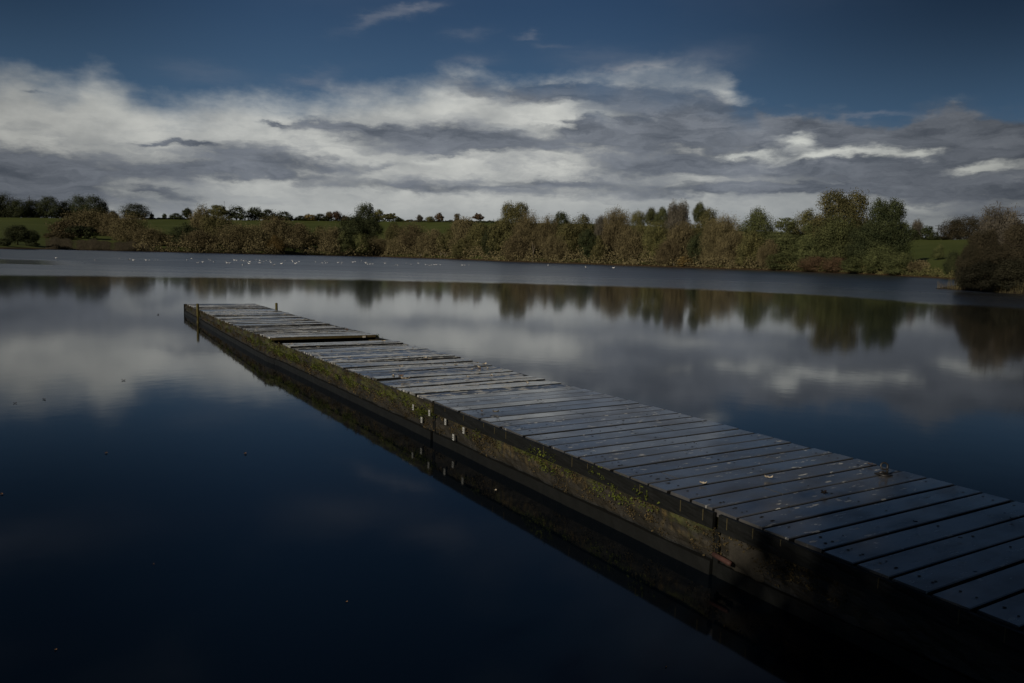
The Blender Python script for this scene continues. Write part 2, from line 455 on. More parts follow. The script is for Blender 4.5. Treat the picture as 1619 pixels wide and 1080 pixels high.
def plank_mat(name, drop, moss, tone=1.0):
    m, t, b = material(name)
    tc_ = t.node('ShaderNodeTexCoord')
    ge = t.node('ShaderNodeNewGeometry')
    P = ge.outputs['Position']
    # along / across coordinates of the deck
    lw = t.v('DOT_PRODUCT', P, tuple(JN)); ls = t.v('DOT_PRODUCT', P, tuple(JD))
    at = t.node('ShaderNodeAttribute', attribute_name='tone')
    pid = at.outputs['Fac']
    grain = t.noise(t.comb(t.m('MULTIPLY', lw, 2.2), t.m('MULTIPLY', ls, 34.0), t.m('MULTIPLY', pid, 40.0)), 1.0, 5, .65)
    patch = t.noise(t.comb(t.m('MULTIPLY', lw, 2.6), t.m('MULTIPLY', ls, 4.0), t.m('MULTIPLY', pid, 9.0)), 1.0, 4, .6)
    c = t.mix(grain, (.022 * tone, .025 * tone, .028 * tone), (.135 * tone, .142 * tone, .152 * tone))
    c = t.mix(t.m('MULTIPLY', t.step(patch, .5, .75), .6), c, (.030, .026, .018))
    c = t.mix(t.m('MULTIPLY', pid, .35), c, (.095, .09, .088))
    edge_ = t.m('ADD', t.noise(P, 3.0, 4, .6), t.m('MULTIPLY', t.noise(P, 30.0, 2, .5), .25))
    c = t.mix(t.m('MULTIPLY', t.step(edge_, .70 - moss * .12, .80 - moss * .1), moss), c, (.045, .038, .010))
    sp = t.noise(t.comb(t.m('MULTIPLY', lw, 7.0), t.m('MULTIPLY', ls, 24.0), 2.0), 1.0, 4, .62)
    spm = t.noise(P, 1.1, 2, .5)
    dr = t.m('MULTIPLY', t.step(sp, .625 - drop * .04, .66 - drop * .04), t.step(spm, .36, .52))
    c = t.mix(t.m('MULTIPLY', dr, .75), c, (.50, .50, .47))
    t.put(b.inputs['Base Color'], c)
    wet = t.m('ADD', t.m('MULTIPLY_ADD', grain, .24, .20), t.m('MULTIPLY', t.step(patch, .35, .7), .16))
    t.put(b.inputs['Roughness'], t.m('MAXIMUM', wet, t.m('MULTIPLY', dr, .7)))
    b.inputs['Specular IOR Level'].default_value = .75
    t.put(b.inputs['Coat Weight'], t.m('MULTIPLY', t.m('SUBTRACT', 1.0, dr), t.m('MULTIPLY_ADD', t.step(patch, .7, .35), .4, .6)))
    b.inputs['Coat Roughness'].default_value = .11; b.inputs['Coat IOR'].default_value = 1.9
    bp_ = t.node('ShaderNodeBump'); bp_.inputs['Strength'].default_value = .25; bp_.inputs['Distance'].default_value = .003
    t.put(bp_.inputs['Height'], grain)
    bq = t.node('ShaderNodeBump'); bq.inputs['Strength'].default_value = .25; bq.inputs['Distance'].default_value = .012
    t.put(bq.inputs['Height'], patch); t.put(bq.inputs['Normal'], bp_.outputs[0])
    t.put(b.inputs['Normal'], bq.outputs[0])
    return m

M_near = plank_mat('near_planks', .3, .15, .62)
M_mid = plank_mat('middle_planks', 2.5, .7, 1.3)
M_pedge = simple('gap_shade_edges', (.008, .008, .007), .8, .2, .4, 20.0)  # plank sides near black: the shade inside the gaps is put into the colour
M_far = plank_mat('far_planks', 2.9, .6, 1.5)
M_dark = simple('nail_iron', (.006, .006, .006), .7, .2)

def wall_mat():
    m, t, b = material('mossy_side_boards')
    ge = t.node('ShaderNodeNewGeometry'); P = ge.outputs['Position']
    ls = t.v('DOT_PRODUCT', P, tuple(JD)); z = t.sep(P)[2]
    s_rel = t.m('SUBTRACT', ls, J0.dot(JD))
    q = t.comb(ls, 0.0, t.m('MULTIPLY', z, 2.0))
    a = t.noise(t.comb(t.m('MULTIPLY', ls, 1.8), 0.0, t.m('MULTIPLY', z, 7.0)), 1.0, 5, .65)
    st = t.noise(t.comb(t.m('MULTIPLY', ls, 22.0), 0.0, t.m('MULTIPLY', z, 5.0)), 1.0, 4, .6)
    c = t.mix(a, (.004, .004, .0035), (.026, .022, .014))
    where = t.m('MULTIPLY', t.step(s_rel, .5, 1.6), t.step(s_rel, 24.0, 15.0))
    where = t.m('MULTIPLY', where, t.step(t.noise(t.comb(t.m('MULTIPLY', ls, 1.1), 9.0, t.m('MULTIPLY', z, 3.0)), 1.0, 4, .65), .38, .58))
    hz = t.step(t.m('ADD', z, t.m('MULTIPLY', a, .22)), .20, .36)                          # growth stops where the water laps
    rust = t.step(t.m('ADD', t.m('MULTIPLY', a, .55), t.m('MULTIPLY', st, .5)), .50, .66)
    c = t.mix(t.m('MULTIPLY', t.m('MULTIPLY', rust, where), hz), c, (.075, .055, .020))
    g1 = t.noise(t.comb(t.m('MULTIPLY', ls, 3.1), 4.0, t.m('MULTIPLY', z, 9.0)), 1.0, 6, .7)
    mo = t.step(t.m('ADD', g1, t.m('MULTIPLY', t.step(z, .12, .36), .16)), .58, .70)
    c = t.mix(t.m('MULTIPLY', t.m('MULTIPLY', mo, where), hz), c, (.042, .046, .010))
    c = t.mix(t.step(z, .12, .09), c, (.005, .006, .006))
    t.put(b.inputs['Base Color'], c)
    t.put(b.inputs['Roughness'], t.m('MULTIPLY_ADD', a, .4, .4))
    b.inputs['Specular IOR Level'].default_value = .35
    bp_ = t.node('ShaderNodeBump'); bp_.inputs['Strength'].default_value = 1.0; bp_.inputs['Distance'].default_value = .03
    t.put(bp_.inputs['Height'], t.m('ADD', a, t.m('MULTIPLY', g1, .6))); t.put(b.inputs['Normal'], bp_.outputs[0])
    return m
M_wall = wall_mat()
M_beam = simple('wet_beam', (.006, .0065, .006), .55, .22, .5, 9.0, bump=.4)
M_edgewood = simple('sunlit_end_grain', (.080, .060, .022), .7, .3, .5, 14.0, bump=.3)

random.seed(4)
def add_planks(mb, s0, s1, pitch, gap, left, right, warp, joints=()):
    s = s0; k = 0
    cuts = {}
    for js, jw in joints: cuts.setdefault(int((js - s0) // pitch), []).append(jw)
    tones = []
    while s + pitch - gap <= s1 + .02:
        a, e = s + gap / 2, s + pitch - gap / 2
        hz = random.uniform(-warp, warp); tl = random.uniform(-warp, warp); tw = random.uniform(-warp, warp) * .7
        wl = left + random.uniform(-.012, .012); wr = right + random.uniform(-.02, .02)
        segs = [wl] + sorted(cuts.get(k, [])) + [wr]
        tone = random.random()
        for i in range(len(segs) - 1):
            x0 = segs[i] + (.006 if i else 0); x1 = segs[i + 1] - (.006 if i < len(segs) - 2 else 0)
            nseg = 8
            b0 = len(mb.V); ch = .005
            prof = [(a, -.045), (a, -ch), (a + ch, 0), (e - ch, 0), (e, -ch), (e, -.045)]
            ringsV = []
            for j in range(nseg + 1):
                wv = x0 + (x1 - x0) * j / nseg
                for (ss, dzp) in prof:
                    z = deck_z(ss) + dzp + hz + tl * (ss - (a + e) / 2) / pitch * 1.6 + tw * (wv - 1.0) + math.sin(wv * 3 + k) * warp * .35
                    ringsV.append(J(ss, wv, z))
            Fc = []
            npf = len(prof)
            for j in range(nseg):
                for q in range(npf):
                    q2 = (q + 1) % npf
                    Fc.append((j * npf + q, (j + 1) * npf + q, (j + 1) * npf + q2, j * npf + q2))
            Fc.append(tuple(range(npf))); Fc.append(tuple(nseg * npf + q for q in range(npf - 1, -1, -1)))
            nb = len(mb.M)
            mb.add(ringsV, Fc, 0)
            for fi in range(nseg * npf):
                if fi % npf in (0, 4): mb.M[nb + fi] = 2
            tones += [tone] * len(Fc)
        # nail heads
        for wv in (left + .13, left + .16, right - .14, 1.02 + random.uniform(-.05, .05)):
            for ss in (a + pitch * .25, e - pitch * .25):
                if random.random() < .3: continue
                r = random.uniform(.005, .009)
                wv2 = wv + random.uniform(-.02, .02)
                z = deck_z(ss) + hz + tl * (ss - (a + e) / 2) / pitch * 1.6 + tw * (wv2 - 1.0) + math.sin(wv2 * 3 + k) * warp * .35 + .0025
                mb.add([J(ss + math.cos(q) * r * 1.1, wv2 + math.sin(q) * r * 1.5, z) for q in [i * math.pi / 3 for i in range(6)]], [(0, 1, 2, 3, 4, 5)], 1)
                tones.append(0)
        s += pitch; k += 1
    return tones

def deck_obj(name, mats, *a, **k):
    mb = MB(); tones = add_planks(mb, *a, **k)
    o = mb.build(name, mats)
    at = o.data.attributes.new('tone', 'FLOAT', 'FACE'); at.data.foreach_set('value', tones)
    return jparent(o)

joints = [deck_hit(1055, 677), deck_hit(1238, 728), deck_hit(1072, 756), deck_hit(1232, 779), (-.9, .7), (-2.0, 1.1)]
PT = .207
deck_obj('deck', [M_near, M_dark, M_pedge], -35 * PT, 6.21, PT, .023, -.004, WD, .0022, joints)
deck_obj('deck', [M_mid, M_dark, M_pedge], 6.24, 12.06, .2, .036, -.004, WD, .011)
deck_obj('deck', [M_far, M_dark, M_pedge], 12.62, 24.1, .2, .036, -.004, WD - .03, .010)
# sunlit closing board under the end planks of the far section, seen across the step
mb = MB()
mb.box(12.585, 12.615, .0, WD - .04, .396, .436, 0, jl)
mb.box(12.575, 12.584, 1.72, 1.78, .392, .430, 1, jl)
jparent(bevel(mb.build('end_board', [M_edgewood, simple('white_tab', (.5, .46, .38), .7)]), .003))

# carrying timbers under the deck
def run(s0, s1, step): 
    o = []
    s = s0
    while s < s1 - 1e-6:
        o.append((s, min(s + step, s1))); s += step
    return o
for lo, hi in ((-7.2, 6.22), (6.25, 12.04), (12.62, 24.1)):
    for w0, w1 in ((.30, .38), (.98, 1.06), (1.66, 1.74)):
        mb = MB(); ns = 12; V = []; Fc = []
        for i in range(ns + 1):
            s_ = lo + (hi - lo) * i / ns; z = deck_z(s_) - .062
            V += [J(s_, w0, z - .13), J(s_, w1, z - .13), J(s_, w1, z), J(s_, w0, z)]
        for i in range(ns):
            for k in range(4): Fc.append((i * 4 + k, i * 4 + (k + 1) % 4, i * 4 + 4 + (k + 1) % 4, i * 4 + 4 + k))
        Fc += [(3, 2, 1, 0), (ns * 4, ns * 4 + 1, ns * 4 + 2, ns * 4 + 3)]
        mb.add(V, Fc); jparent(mb.build('joist', M_beam))
mb = MB()
mb.box(12.08, 12.2, .06, 1.95, .20, .33, 0, jl)
mb.box(12.40, 12.55, .06, 1.95, .20, .34, 0, jl)
jparent(mb.build('cross_beam', M_beam))
mb = MB(); mb.box(12.23, 12.36, 1.74, 1.90, .26, .375, 0, jl)
jparent(mb.build('bearing_block', M_edgewood))

# side walls: proud top rail, recessed boards, lower wet plinth
def wavy_wall(s0, s1, wd, thick, z0f, z1f, amp, seed, nz_=7, ds=.06):
    rnd = random.Random(seed)
    ph = [rnd.uniform(0, 6) for _ in range(6)]
    ns = max(2, int((s1 - s0) / ds))
    V = []; Fc = []
    sg = -1 if thick > 0 else 1
    for i in range(ns + 1):
        s = s0 + (s1 - s0) * i / ns
        for j in range(nz_ + 1):
            k = j / nz_
            z = z0f(s) + (z1f(s) - z0f(s)) * k
            d = amp * (math.sin(s * 5 + ph[0] + k * 3) + .7 * math.sin(s * 13 + ph[1] - k * 9) + .5 * math.sin(s * 29 + ph[2] + k * 17)) + rnd.uniform(-amp, amp) * .5
            V.append(J(s, wd + sg * (-d if thick > 0 else d) * -1, z))
    a = len(V)
    for i in range(ns + 1):
        s = s0 + (s1 - s0) * i / ns
        V.append(J(s, wd + thick, z0f(s))); V.append(J(s, wd + thick, z1f(s)))
    r = nz_ + 1
    for i in range(ns):
        for j in range(nz_): Fc.append((i * r + j, i * r + j + 1, (i + 1) * r + j + 1, (i + 1) * r + j))
        Fc.append((i * r + nz_, a + i * 2 + 1, a + i * 2 + 3, (i + 1) * r + nz_))
        Fc.append((i * r, (i + 1) * r, a + i * 2 + 2, a + i * 2))
        Fc.append((a + i * 2, a + i * 2 + 2, a + i * 2 + 3, a + i * 2 + 1))
    Fc.append(tuple(list(range(nz_ + 1)) + [a + 1, a])[::-1])
    Fc.append(tuple([ns * r + j for j in range(nz_ + 1)] + [a + ns * 2 + 1, a + ns * 2]))
    return mesh_np('side', V, Fc, False)
SECT = [(-7.2, 1.775), (1.825, 5.90), (5.96, 12.3), (12.32, 24.1)]
for i, (a, e) in enumerate(SECT):
    top_ = lambda s: (deck_z(s) if s < 12.1 or s > 12.6 else .395) - .046
    # left
    o = link('side_rail', wavy_wall(a, e, -.040, .026, lambda s: top_(s) - .075, lambda s: top_(s) + .034, .0015 if i < 2 else .006, i), M_beam if i < 2 else M_wall); jparent(o)
    o = link('side_boards', wavy_wall(a + .01, e - .01, -.012, .06, lambda s: .095, lambda s: top_(s) - .005, .007, 10 + i), M_wall); jparent(o)
    o = link('waterline_board', wavy_wall(a, e, -.045 if i else -.03, .09, lambda s: -.5, lambda s: .092, .003, 20 + i, 4, .1), M_beam); jparent(o)
    # right
    o = link('side_rail', wavy_wall(a, e, WD + .02, -.06, lambda s: top_(s) - .12, lambda s: top_(s) + .036, .002, 30 + i), M_beam); jparent(o)
    o = link('side_boards', wavy_wall(a + .01, e - .01, WD + .0, -.06, lambda s: -.5, lambda s: top_(s) - .124, .005, 40 + i), M_wall); jparent(o)
mb = MB(); mb.box(24.04, 24.12, -.03, WD + .02, -.4, .25, 0, jl); jparent(mb.build('end_wall', M_wall))
for w0, zt in ((-.06, .30), (WD - .05, .27)):
    mb = MB(); mb.box(24.125, 24.22, w0, w0 + .09, -.5, zt, 0, jl); jparent(mb.build('corner_post', M_beam))
# dark upright battens between side boards
for s in (1.80, 5.93):
    mb = MB(); mb.box(s - .02, s + .02, -.02, .03, -.4, deck_z(s) - .12, 0, jl); jparent(mb.build('batten', M_beam))
# rusty drip clips at the plank gaps on the rail
mb = MB(); rq = random.Random(2)
s = -7.2
while s < 24:
    if rq.random() < .55 and not 6.15 < s < 6.3 and not 12.0 < s < 12.7:
        h = rq.uniform(.03, .08); zt = deck_z(s) - .012
        mb.box(s - .0025, s + .0025, -.0435, -.0395, zt - h, zt, 0, jl)
    s += PT if s < 6.2 else .2
tag(jparent(mb.build('drip_streaks', simple('rust_drip', (.055, .045, .02), .7, .3, .5, 40.0))), 'rusty drips down the rail', kind='stuff')
# two slim mooring posts near the far end
M_post = simple('lichened_post', (.070, .060, .018), .8, .2, .5, 25.0, bump=.5)
s_, _ = deck_hit(317, 489); 
for (ps, pw, top_z, r) in ((20.95, -.09, .52, .037), (21.3, 2.10, .50, .037)):
    mb = MB(); p = J(ps, pw, 0)
    hgt = [-.5, 0, .2, top_z - .015, top_z]; rr = [r, r, r * .96, r * .95, r * .7]
    mb.tube([(p.x + math.sin(h * 9) * .004, p.y, h) for h in hgt], rr, 10)
    jparent(mb.build('mooring_post', M_post))

# stone block and pipe stub low on the near side
M_stone = simple('rough_stone', (.030, .027, .021), .9, .2, .6, 14.0, bump=.8)
s0, z0 = side_hit(1202, 905); s1, z1 = side_hit(1148, 870)
bm = bmesh.new(); bmesh.ops.create_icosphere(bm, subdivisions=4, radius=1)
rnd = random.Random(3)
for v in bm.verts:
    c = v.co; k = 1 + .10 * math.sin(c.x * 5 + 1) * math.cos(c.z * 6) + .06 * math.sin(c.y * 11 + c.x * 9)
    q = Vector((math.copysign(abs(c.x) ** .6, c.x), math.copysign(abs(c.y) ** .6, c.y), math.copysign(abs(c.z) ** .6, c.z))) * k
    v.co = J((s0 + s1) / 2 + q.x * .17, .045 + q.y * .08, .185 + q.z * .11)
me = bpy.data.meshes.new('stone_block'); bm.to_mesh(me); bm.free()
me.polygons.foreach_set('use_smooth', [True] * len(me.polygons))
jparent(link('stone_block', me, M_stone))
sp_, zp_ = side_hit(1155, 892, -.08)
mb = MB()
mb.tube([J(sp_ + .16, -.06, zp_ + .004), J(sp_ + .02, -.075, zp_), J(sp_, -.077, zp_)], [.017, .017, .014], 14)
jparent(mb.build('pipe_stub', simple('rusty_pink_pipe', (.06, .028, .022), .7, .3, .5, 30.0), None, True))

# white marker tags on the side
M_tag = simple('white_marker', (.26, .27, .26), .6, .4, .12, 30.0)
for px, py in ((653, 644), (678.6, 653), (666.3, 664), (704, 667), (732.7, 680.6), (716.6, 691.4)):
    s, z = side_hit(px, py, -.05)
    mb = MB()
    mb.box(s - .018, s + .018, -.052, -.046, z - .032, z + .032, 0, jl)
    mb.box(s - .014, s + .004, -.056, -.0522, z + .004, z + .009, 1, jl)
    mb.box(s - .006, s + .014, -.056, -.0522, z - .016, z - .010, 1, jl)
    jparent(bevel(mb.build('marker_tag', [M_tag, M_dark]), .001))

# iron mooring ring on the right edge
s, wv = deck_hit(1398, 751)
mb = MB(); z = deck_z(s) + .004
c = J(s, wv, z)
RS = .92
X = Vector((1, 0, 0)); U = Vector((0, 0, 1))
mb.box(s - .05, s + .05, wv - .05, wv + .03, z - .002, z + .008, 0, jl)
mb.tube([c + X * .020 + U * h * RS for h in (0, .04, .088)], [.010, .009, .008], 8)
ringp = [c + X * (-.004 + .027 * math.cos(a)) + U * (.064 + .025 * math.sin(a)) + Vector((0, .006 * math.sin(a), 0)) for a in [i * 2 * math.pi / 20 for i in range(21)]]
mb.tube(ringp, .007, 8, 0, False)
mb.tube([c + X * -.04 + U * .012, c + X * -.015 + U * .02, c + X * .02 + U * .008], .009, 8)
jparent(mb.build('mooring_ring', simple('black_iron', (.012, .011, .010), .5, .5, .4, 30.0), None, True))

# moss, grass tufts and hanging growth along the side
def moss_mesh(seed, spots, size):
    rnd = random.Random(seed); V = []; Fc = []
    for (s, wv, z, sc) in spots:
        for _ in range(rnd.randint(30, 55)):
            l = size * sc * rnd.uniform(.5, 1.4); wd = l * rnd.uniform(.18, .45)
            p = J(s + rnd.gauss(0, .055) * sc, wv + rnd.uniform(-.010, .008), z + rnd.gauss(0, .026) * sc)
            dr = Vector((rnd.gauss(0, .6), rnd.gauss(0, .6), rnd.gauss(.15, .8))) - JN * .7
            dr.normalize(); sd = dr.cross(Vector((rnd.gauss(0, 1), rnd.gauss(0, 1), rnd.gauss(0, 1)))).normalized()
            b_ = len(V)
            V += [p - sd * wd, p + sd * wd, p + dr * l * .7 + sd * wd * .7, p + dr * l, p + dr * l * .7 - sd * wd * .7]
            Fc.append((b_, b_ + 1, b_ + 2, b_ + 3, b_ + 4))
    return mesh_np('moss', V, Fc)
rnd = random.Random(12)
def leafmat(name, c1, c2, rough=.8, trans=.0, hue=True, scale=.45):
    m, t, b = material(name)
    ge = t.node('ShaderNodeNewGeometry'); oi = t.node('ShaderNodeObjectInfo')
    r = ge.outputs['Random Per Island']
    n = t.noise(ge.outputs['Position'], scale, 3, .6)
    f = t.m('ADD', t.m('MULTIPLY', r, .26), t.m('MULTIPLY', t.step(n, .32, .68), .74))
    c = t.mix(f, c1, c2)
    if hue:
        hs = t.node('ShaderNodeHueSaturation')
        t.put(hs.inputs['Color'], c)
        t.put(hs.inputs['Hue'], t.m('MULTIPLY_ADD', oi.outputs['Random'], .016, .492))
        t.put(hs.inputs['Value'], t.m('MULTIPLY_ADD', oi.outputs['Random'], .45, .78))
        c = hs.outputs[0]
    t.put(b.inputs['Base Color'], c); b.inputs['Roughness'].default_value = rough
    b.inputs['Specular IOR Level'].default_value = .15
    return m
M_moss = leafmat('bright_moss', (.022, .030, .005), (.095, .115, .018), hue=False, scale=4.0)
M_moss2 = leafmat('brown_growth', (.022, .017, .008), (.09, .068, .030), hue=False, scale=4.0)
sp1, sp2 = [], []
for _ in range(420):
    s = rnd.choice([rnd.uniform(2.2, 7), rnd.uniform(6, 13), rnd.uniform(8, 14), rnd.uniform(14, 24)])
    if math.sin(s * 2.3) + math.sin(s * 5.1 + 1) < -.2: continue
    sp1.append((s, -.02 if rnd.random() < .6 else -.045, rnd.uniform(.2, deck_z(s) - .05), rnd.uniform(.4, 1.2)))
for _ in range(420):
    s = rnd.uniform(.8, 22)
    sp2.append((s, -.02, rnd.uniform(.13, deck_z(s) - .07), rnd.uniform(.4, 1.1)))
for _ in range(130):
    s = rnd.uniform(6.2, 13.5); sp1.append((s, -.03, deck_z(s) - rnd.uniform(.06, .16), rnd.uniform(.5, 1.2)))
for _ in range(120):
    s = rnd.uniform(7.5, 24); sp2.append((s, -.04, deck_z(s) - rnd.uniform(.0, .06), rnd.uniform(.4, 1.0)))
for _ in range(60):
    s = rnd.uniform(6.5, 24); sp1.append((s, WD + .01, deck_z(s) - rnd.uniform(.02, .06), rnd.uniform(.3, .7)))
tag(jparent(link('moss', moss_mesh(1, sp1, .015), M_moss)), 'bright green moss and tufts', kind='stuff')
tag(jparent(link('growth', moss_mesh(2, sp2, .015), M_moss2)), 'brown weed and dead growth', kind='stuff')
# ------------------------------------------------------------------ trees
def crown_mesh(name, seed, lobes, n, leaf, up=0.0, shell=.55, twig=False, tier=False):
    """leaf-sized faces spread through lobes; unit tree: base z=0, top z=1, lobes (x, y, z, rx, ry, rz)"""
    rnd = np.random.RandomState(seed)
    vol = np.array([(l[3] * l[4] * l[5]) ** (2 / 3) for l in lobes]); vol /= vol.sum()
    # each lobe is broken into clumps
    C = []; NRM = []
    for l, v in zip(lobes, vol):
        k = max(4, int(n * v / 26))
        d = rnd.normal(size=(k, 3)); d /= np.linalg.norm(d, axis=1)[:, None]
        r = shell + (1 - shell) * rnd.rand(k) ** .7
        c = np.array(l[:3]) + d * np.array(l[3:6]) * r[:, None]
        if tier: c[:, 2] = np.round(c[:, 2] / .07) * .07 + rnd.normal(size=k) * .012
        per = int(n * v / k)
        cr = .38 * min(l[3], l[5]) * (.6 + .8 * rnd.rand(k))
        for ci, ri in zip(c, cr):
            q = np.clip(rnd.normal(size=(per, 3)), -1.5, 1.5) * ri * .58
            if tier: q[:, 2] *= .7; q[:, :2] *= 1.5
            if twig: q[:, 2] *= 1.8
            C.append(ci + q)
            oc = ci - np.array(l[:3]); oc = oc / (np.linalg.norm(oc) + 1e-6)
            nn = q / (ri * .58) + oc * 1.1 + rnd.normal(size=(per, 3)) * .55
            NRM.append(nn / (np.linalg.norm(nn, axis=1)[:, None] + 1e-6))
    C = np.concatenate(C); NRM = np.concatenate(NRM)
    keep = C[:, 2] > 0
    C = C[keep]; NRM = NRM[keep]
    N_ = len(C)
    a = np.cross(NRM, rnd.normal(size=(N_, 3)))
    a /= np.linalg.norm(a, axis=1)[:, None]
    bb = np.cross(NRM, a); bb /= np.linalg.norm(bb, axis=1)[:, None]
    if twig:      # thin upright slivers
        a = rnd.normal(size=(N_, 3)) * .35 + np.array([0, 0, 1.0]) + (C - np.array([0, 0, .3])) * np.array([1.2, 1.2, 0]); a /= np.linalg.norm(a, axis=1)[:, None]
        bb = np.cross(a, NRM); bb /= np.linalg.norm(bb, axis=1)[:, None]
        sa_ = leaf * 1.35 * (.5 + rnd.rand(N_))[:, None]; sb = leaf * .48 * (.6 + .8 * rnd.rand(N_))[:, None]
    else:
        sa_ = leaf * (.6 + .8 * rnd.rand(N_))[:, None]; sb = sa_ * .62
    V = np.stack([C - a * sa_, C - bb * sb, C + a * sa_, C + bb * sb], 1).reshape(-1, 3)
    me = bpy.data.meshes.new(name)
    me.vertices.add(len(V)); me.vertices.foreach_set('co', V.ravel())
    me.loops.add(N_ * 4); me.loops.foreach_set('vertex_index', np.arange(N_ * 4))
    me.polygons.add(N_); me.polygons.foreach_set('loop_start', np.arange(0, N_ * 4, 4)); me.polygons.foreach_set('loop_total', np.full(N_, 4))
    me.update(calc_edges=True)
    return me

def trunk_mesh(name, seed, lobes, r=.028, bare=False, multi=1):
    rnd = random.Random(seed); mb = MB()
    for mI in range(multi):
        bx_, by_ = (rnd.uniform(-.1, .1), rnd.uniform(-.1, .1)) if multi > 1 else (0, 0)
        lz = min(l[2] for l in lobes)
        fx, fy, fz = bx_ * 2 + rnd.uniform(-.03, .03), by_ * 2, max(.25, lz * .8)
        mb.tube([(bx_, by_, -.05), (bx_ * 1.2, by_, fz * .5), (fx, fy, fz)], [r, r * .8, r * .62], 7)
        for l in lobes:
            for _ in range(3 if bare else 1):
                e = (l[0] + rnd.uniform(-.5, .5) * l[3], l[1] + rnd.uniform(-.5, .5) * l[4], l[2] + rnd.uniform(-.1, .7) * l[5])
                mid = tuple(.5 * (q + w_) + rnd.uniform(-.03, .03) for q, w_ in zip((fx, fy, fz), e))
                mb.tube([(fx, fy, fz), mid, e], [r * .5, r * .3, r * .08], 5)
                if bare:
                    for _ in range(4):
                        f = tuple(c + rnd.uniform(-.11, .11) for c in e[:2]) + (e[2] + rnd.uniform(0, .14),)
                        mb.tube([mid, e, f], [r * .16, r * .1, r * .04], 4)
    return mesh_np(name, mb.V, mb.F, True)

ML = {
    'dark':   leafmat('dark_green_leaves', (.012, .018, .007), (.048, .056, .022)),
    'green':  leafmat('green_leaves', (.026, .033, .012), (.088, .096, .036)),
    'olive':  leafmat('olive_bronze_leaves', (.040, .042, .016), (.125, .115, .044)),
    'brown':  leafmat('brown_autumn_twigs', (.048, .040, .020), (.155, .128, .064)),
    'ivy':    leafmat('shade_dark_leaves', (.007, .008, .004), (.028, .026, .015)),  # near-black leaves: the shade on the right spit is put into this colour
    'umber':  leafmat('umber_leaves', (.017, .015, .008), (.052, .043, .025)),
    'russet': leafmat('russet_leaves', (.040, .026, .015), (.11, .070, .040)),
    'grey':   leafmat('grey_brown_twigs', (.040, .036, .028), (.105, .092, .070)),
    'pale':   leafmat('pale_green_leaves', (.045, .055, .018), (.14, .15, .055)),
    'gold':   leafmat('golden_leaves', (.07, .052, .016), (.20, .145, .05)),
}
M_bark = simple('bark', (.035, .027, .018), .9, .2, .5, 6.0)
M_pbark = simple('pale_bark', (.14, .12, .09), .9, .2, .4, 6.0)
# unit shapes: height 1, half-width about .5
SHP = {
    'round':  [(0, 0, .62, .36, .34, .30), (-.24, .05, .50, .24, .24, .22), (.25, -.05, .52, .25, .24, .22), (.05, 0, .80, .22, .22, .19), (-.12, 0, .30, .26, .26, .16), (.16, 0, .32, .24, .24, .16)],
    'oak':    [(0, 0, .60, .30, .30, .26), (-.32, 0, .50, .20, .22, .17), (.33, .04, .54, .20, .22, .17), (-.16, 0, .78, .21, .22, .16), (.17, 0, .80, .20, .22, .17), (0, 0, .42, .30, .26, .14)],
    'tall':   [(.02, 0, .76, .34, .30, .24), (-.22, 0, .60, .26, .26, .24), (.22, 0, .55, .28, .28, .24), (-.10, 0, .34, .38, .34, .20), (.10, 0, .15, .42, .34, .15)],
    'dome':   [(0, 0, .55, .46, .40, .40), (-.22, 0, .36, .30, .30, .32), (.24, 0, .36, .28, .30, .32), (0, 0, .16, .46, .40, .16), (.06, 0, .78, .22, .22, .20)],
    'wide':   [(-.30, 0, .50, .24, .26, .34), (.05, 0, .58, .28, .28, .38), (.34, 0, .46, .22, .26, .32), (0, 0, .20, .52, .34, .18), (-.12, 0, .74, .18, .2, .22)],
    'fan':    [(-.22, 0, .66, .26, .26, .26), (.20, 0, .70, .26, .26, .26), (0, 0, .80, .24, .24, .20), (0, 0, .42, .36, .30, .28), (-.16, 0, .18, .32, .28, .18), (.18, 0, .2, .30, .28, .18)],
    'cone':   [(0, 0, .88, .10, .10, .12), (0, 0, .72, .19, .19, .14), (0, 0, .52, .29, .29, .16), (0, 0, .30, .38, .36, .17), (0, 0, .13, .42, .40, .12)],
    'cedar':  [(0, 0, .82, .22, .22, .14), (-.08, 0, .64, .34, .30, .14), (.05, 0, .46, .42, .36, .14), (-.05, 0, .28, .46, .40, .13), (0, 0, .12, .46, .40, .10)],
}
PROTO = {}
def proto(shape, leafk, v, res):
    key = (shape, leafk, v, res)
    if key in PROTO: return PROTO[key]
    seed = abs(hash(str(key).encode().hex())) % 1000 if False else sum(ord(c) * (i + 3) for i, c in enumerate(str(key))) % 9973
    rnd = random.Random(seed)
    lobes = [tuple(c + rnd.uniform(-.05, .05) if i in (0, 2) else c * rnd.uniform(.85, 1.18) if i > 2 else c for i, c in enumerate(l)) for l in SHP[shape]]
    # scale so that the crown fits height 1 / width 1
    zt = max(l[2] + l[5] for l in lobes); xw = max(max(l[0] + l[3] for l in lobes), -min(l[0] - l[3] for l in lobes))
    lobes = [(l[0] * .5 / xw, l[1] * .5 / xw, l[2] / zt, l[3] * .5 / xw, l[4] * .5 / xw, l[5] / zt) for l in lobes]
    twig = leafk in ('grey', 'brown')
    n, lf = {'big': (34000, .0098), 'mid': (17000, .0135), 'small': (4500, .028)}[res]
    if twig: n = int(n * 1.15)
    cm = crown_mesh('crown', seed, lobes, n, lf, twig=twig, tier=(shape == 'cedar'), shell=.5)
    cm.materials.append(ML[leafk])
    tm = trunk_mesh('trunk', seed, lobes, .022 if res != 'big' else .018, bare=(leafk == 'grey'), multi=3 if twig and shape in ('dome', 'wide', 'fan') else 1)
    tm.materials.append(M_bark)
    PROTO[key] = (cm, tm); return PROTO[key]

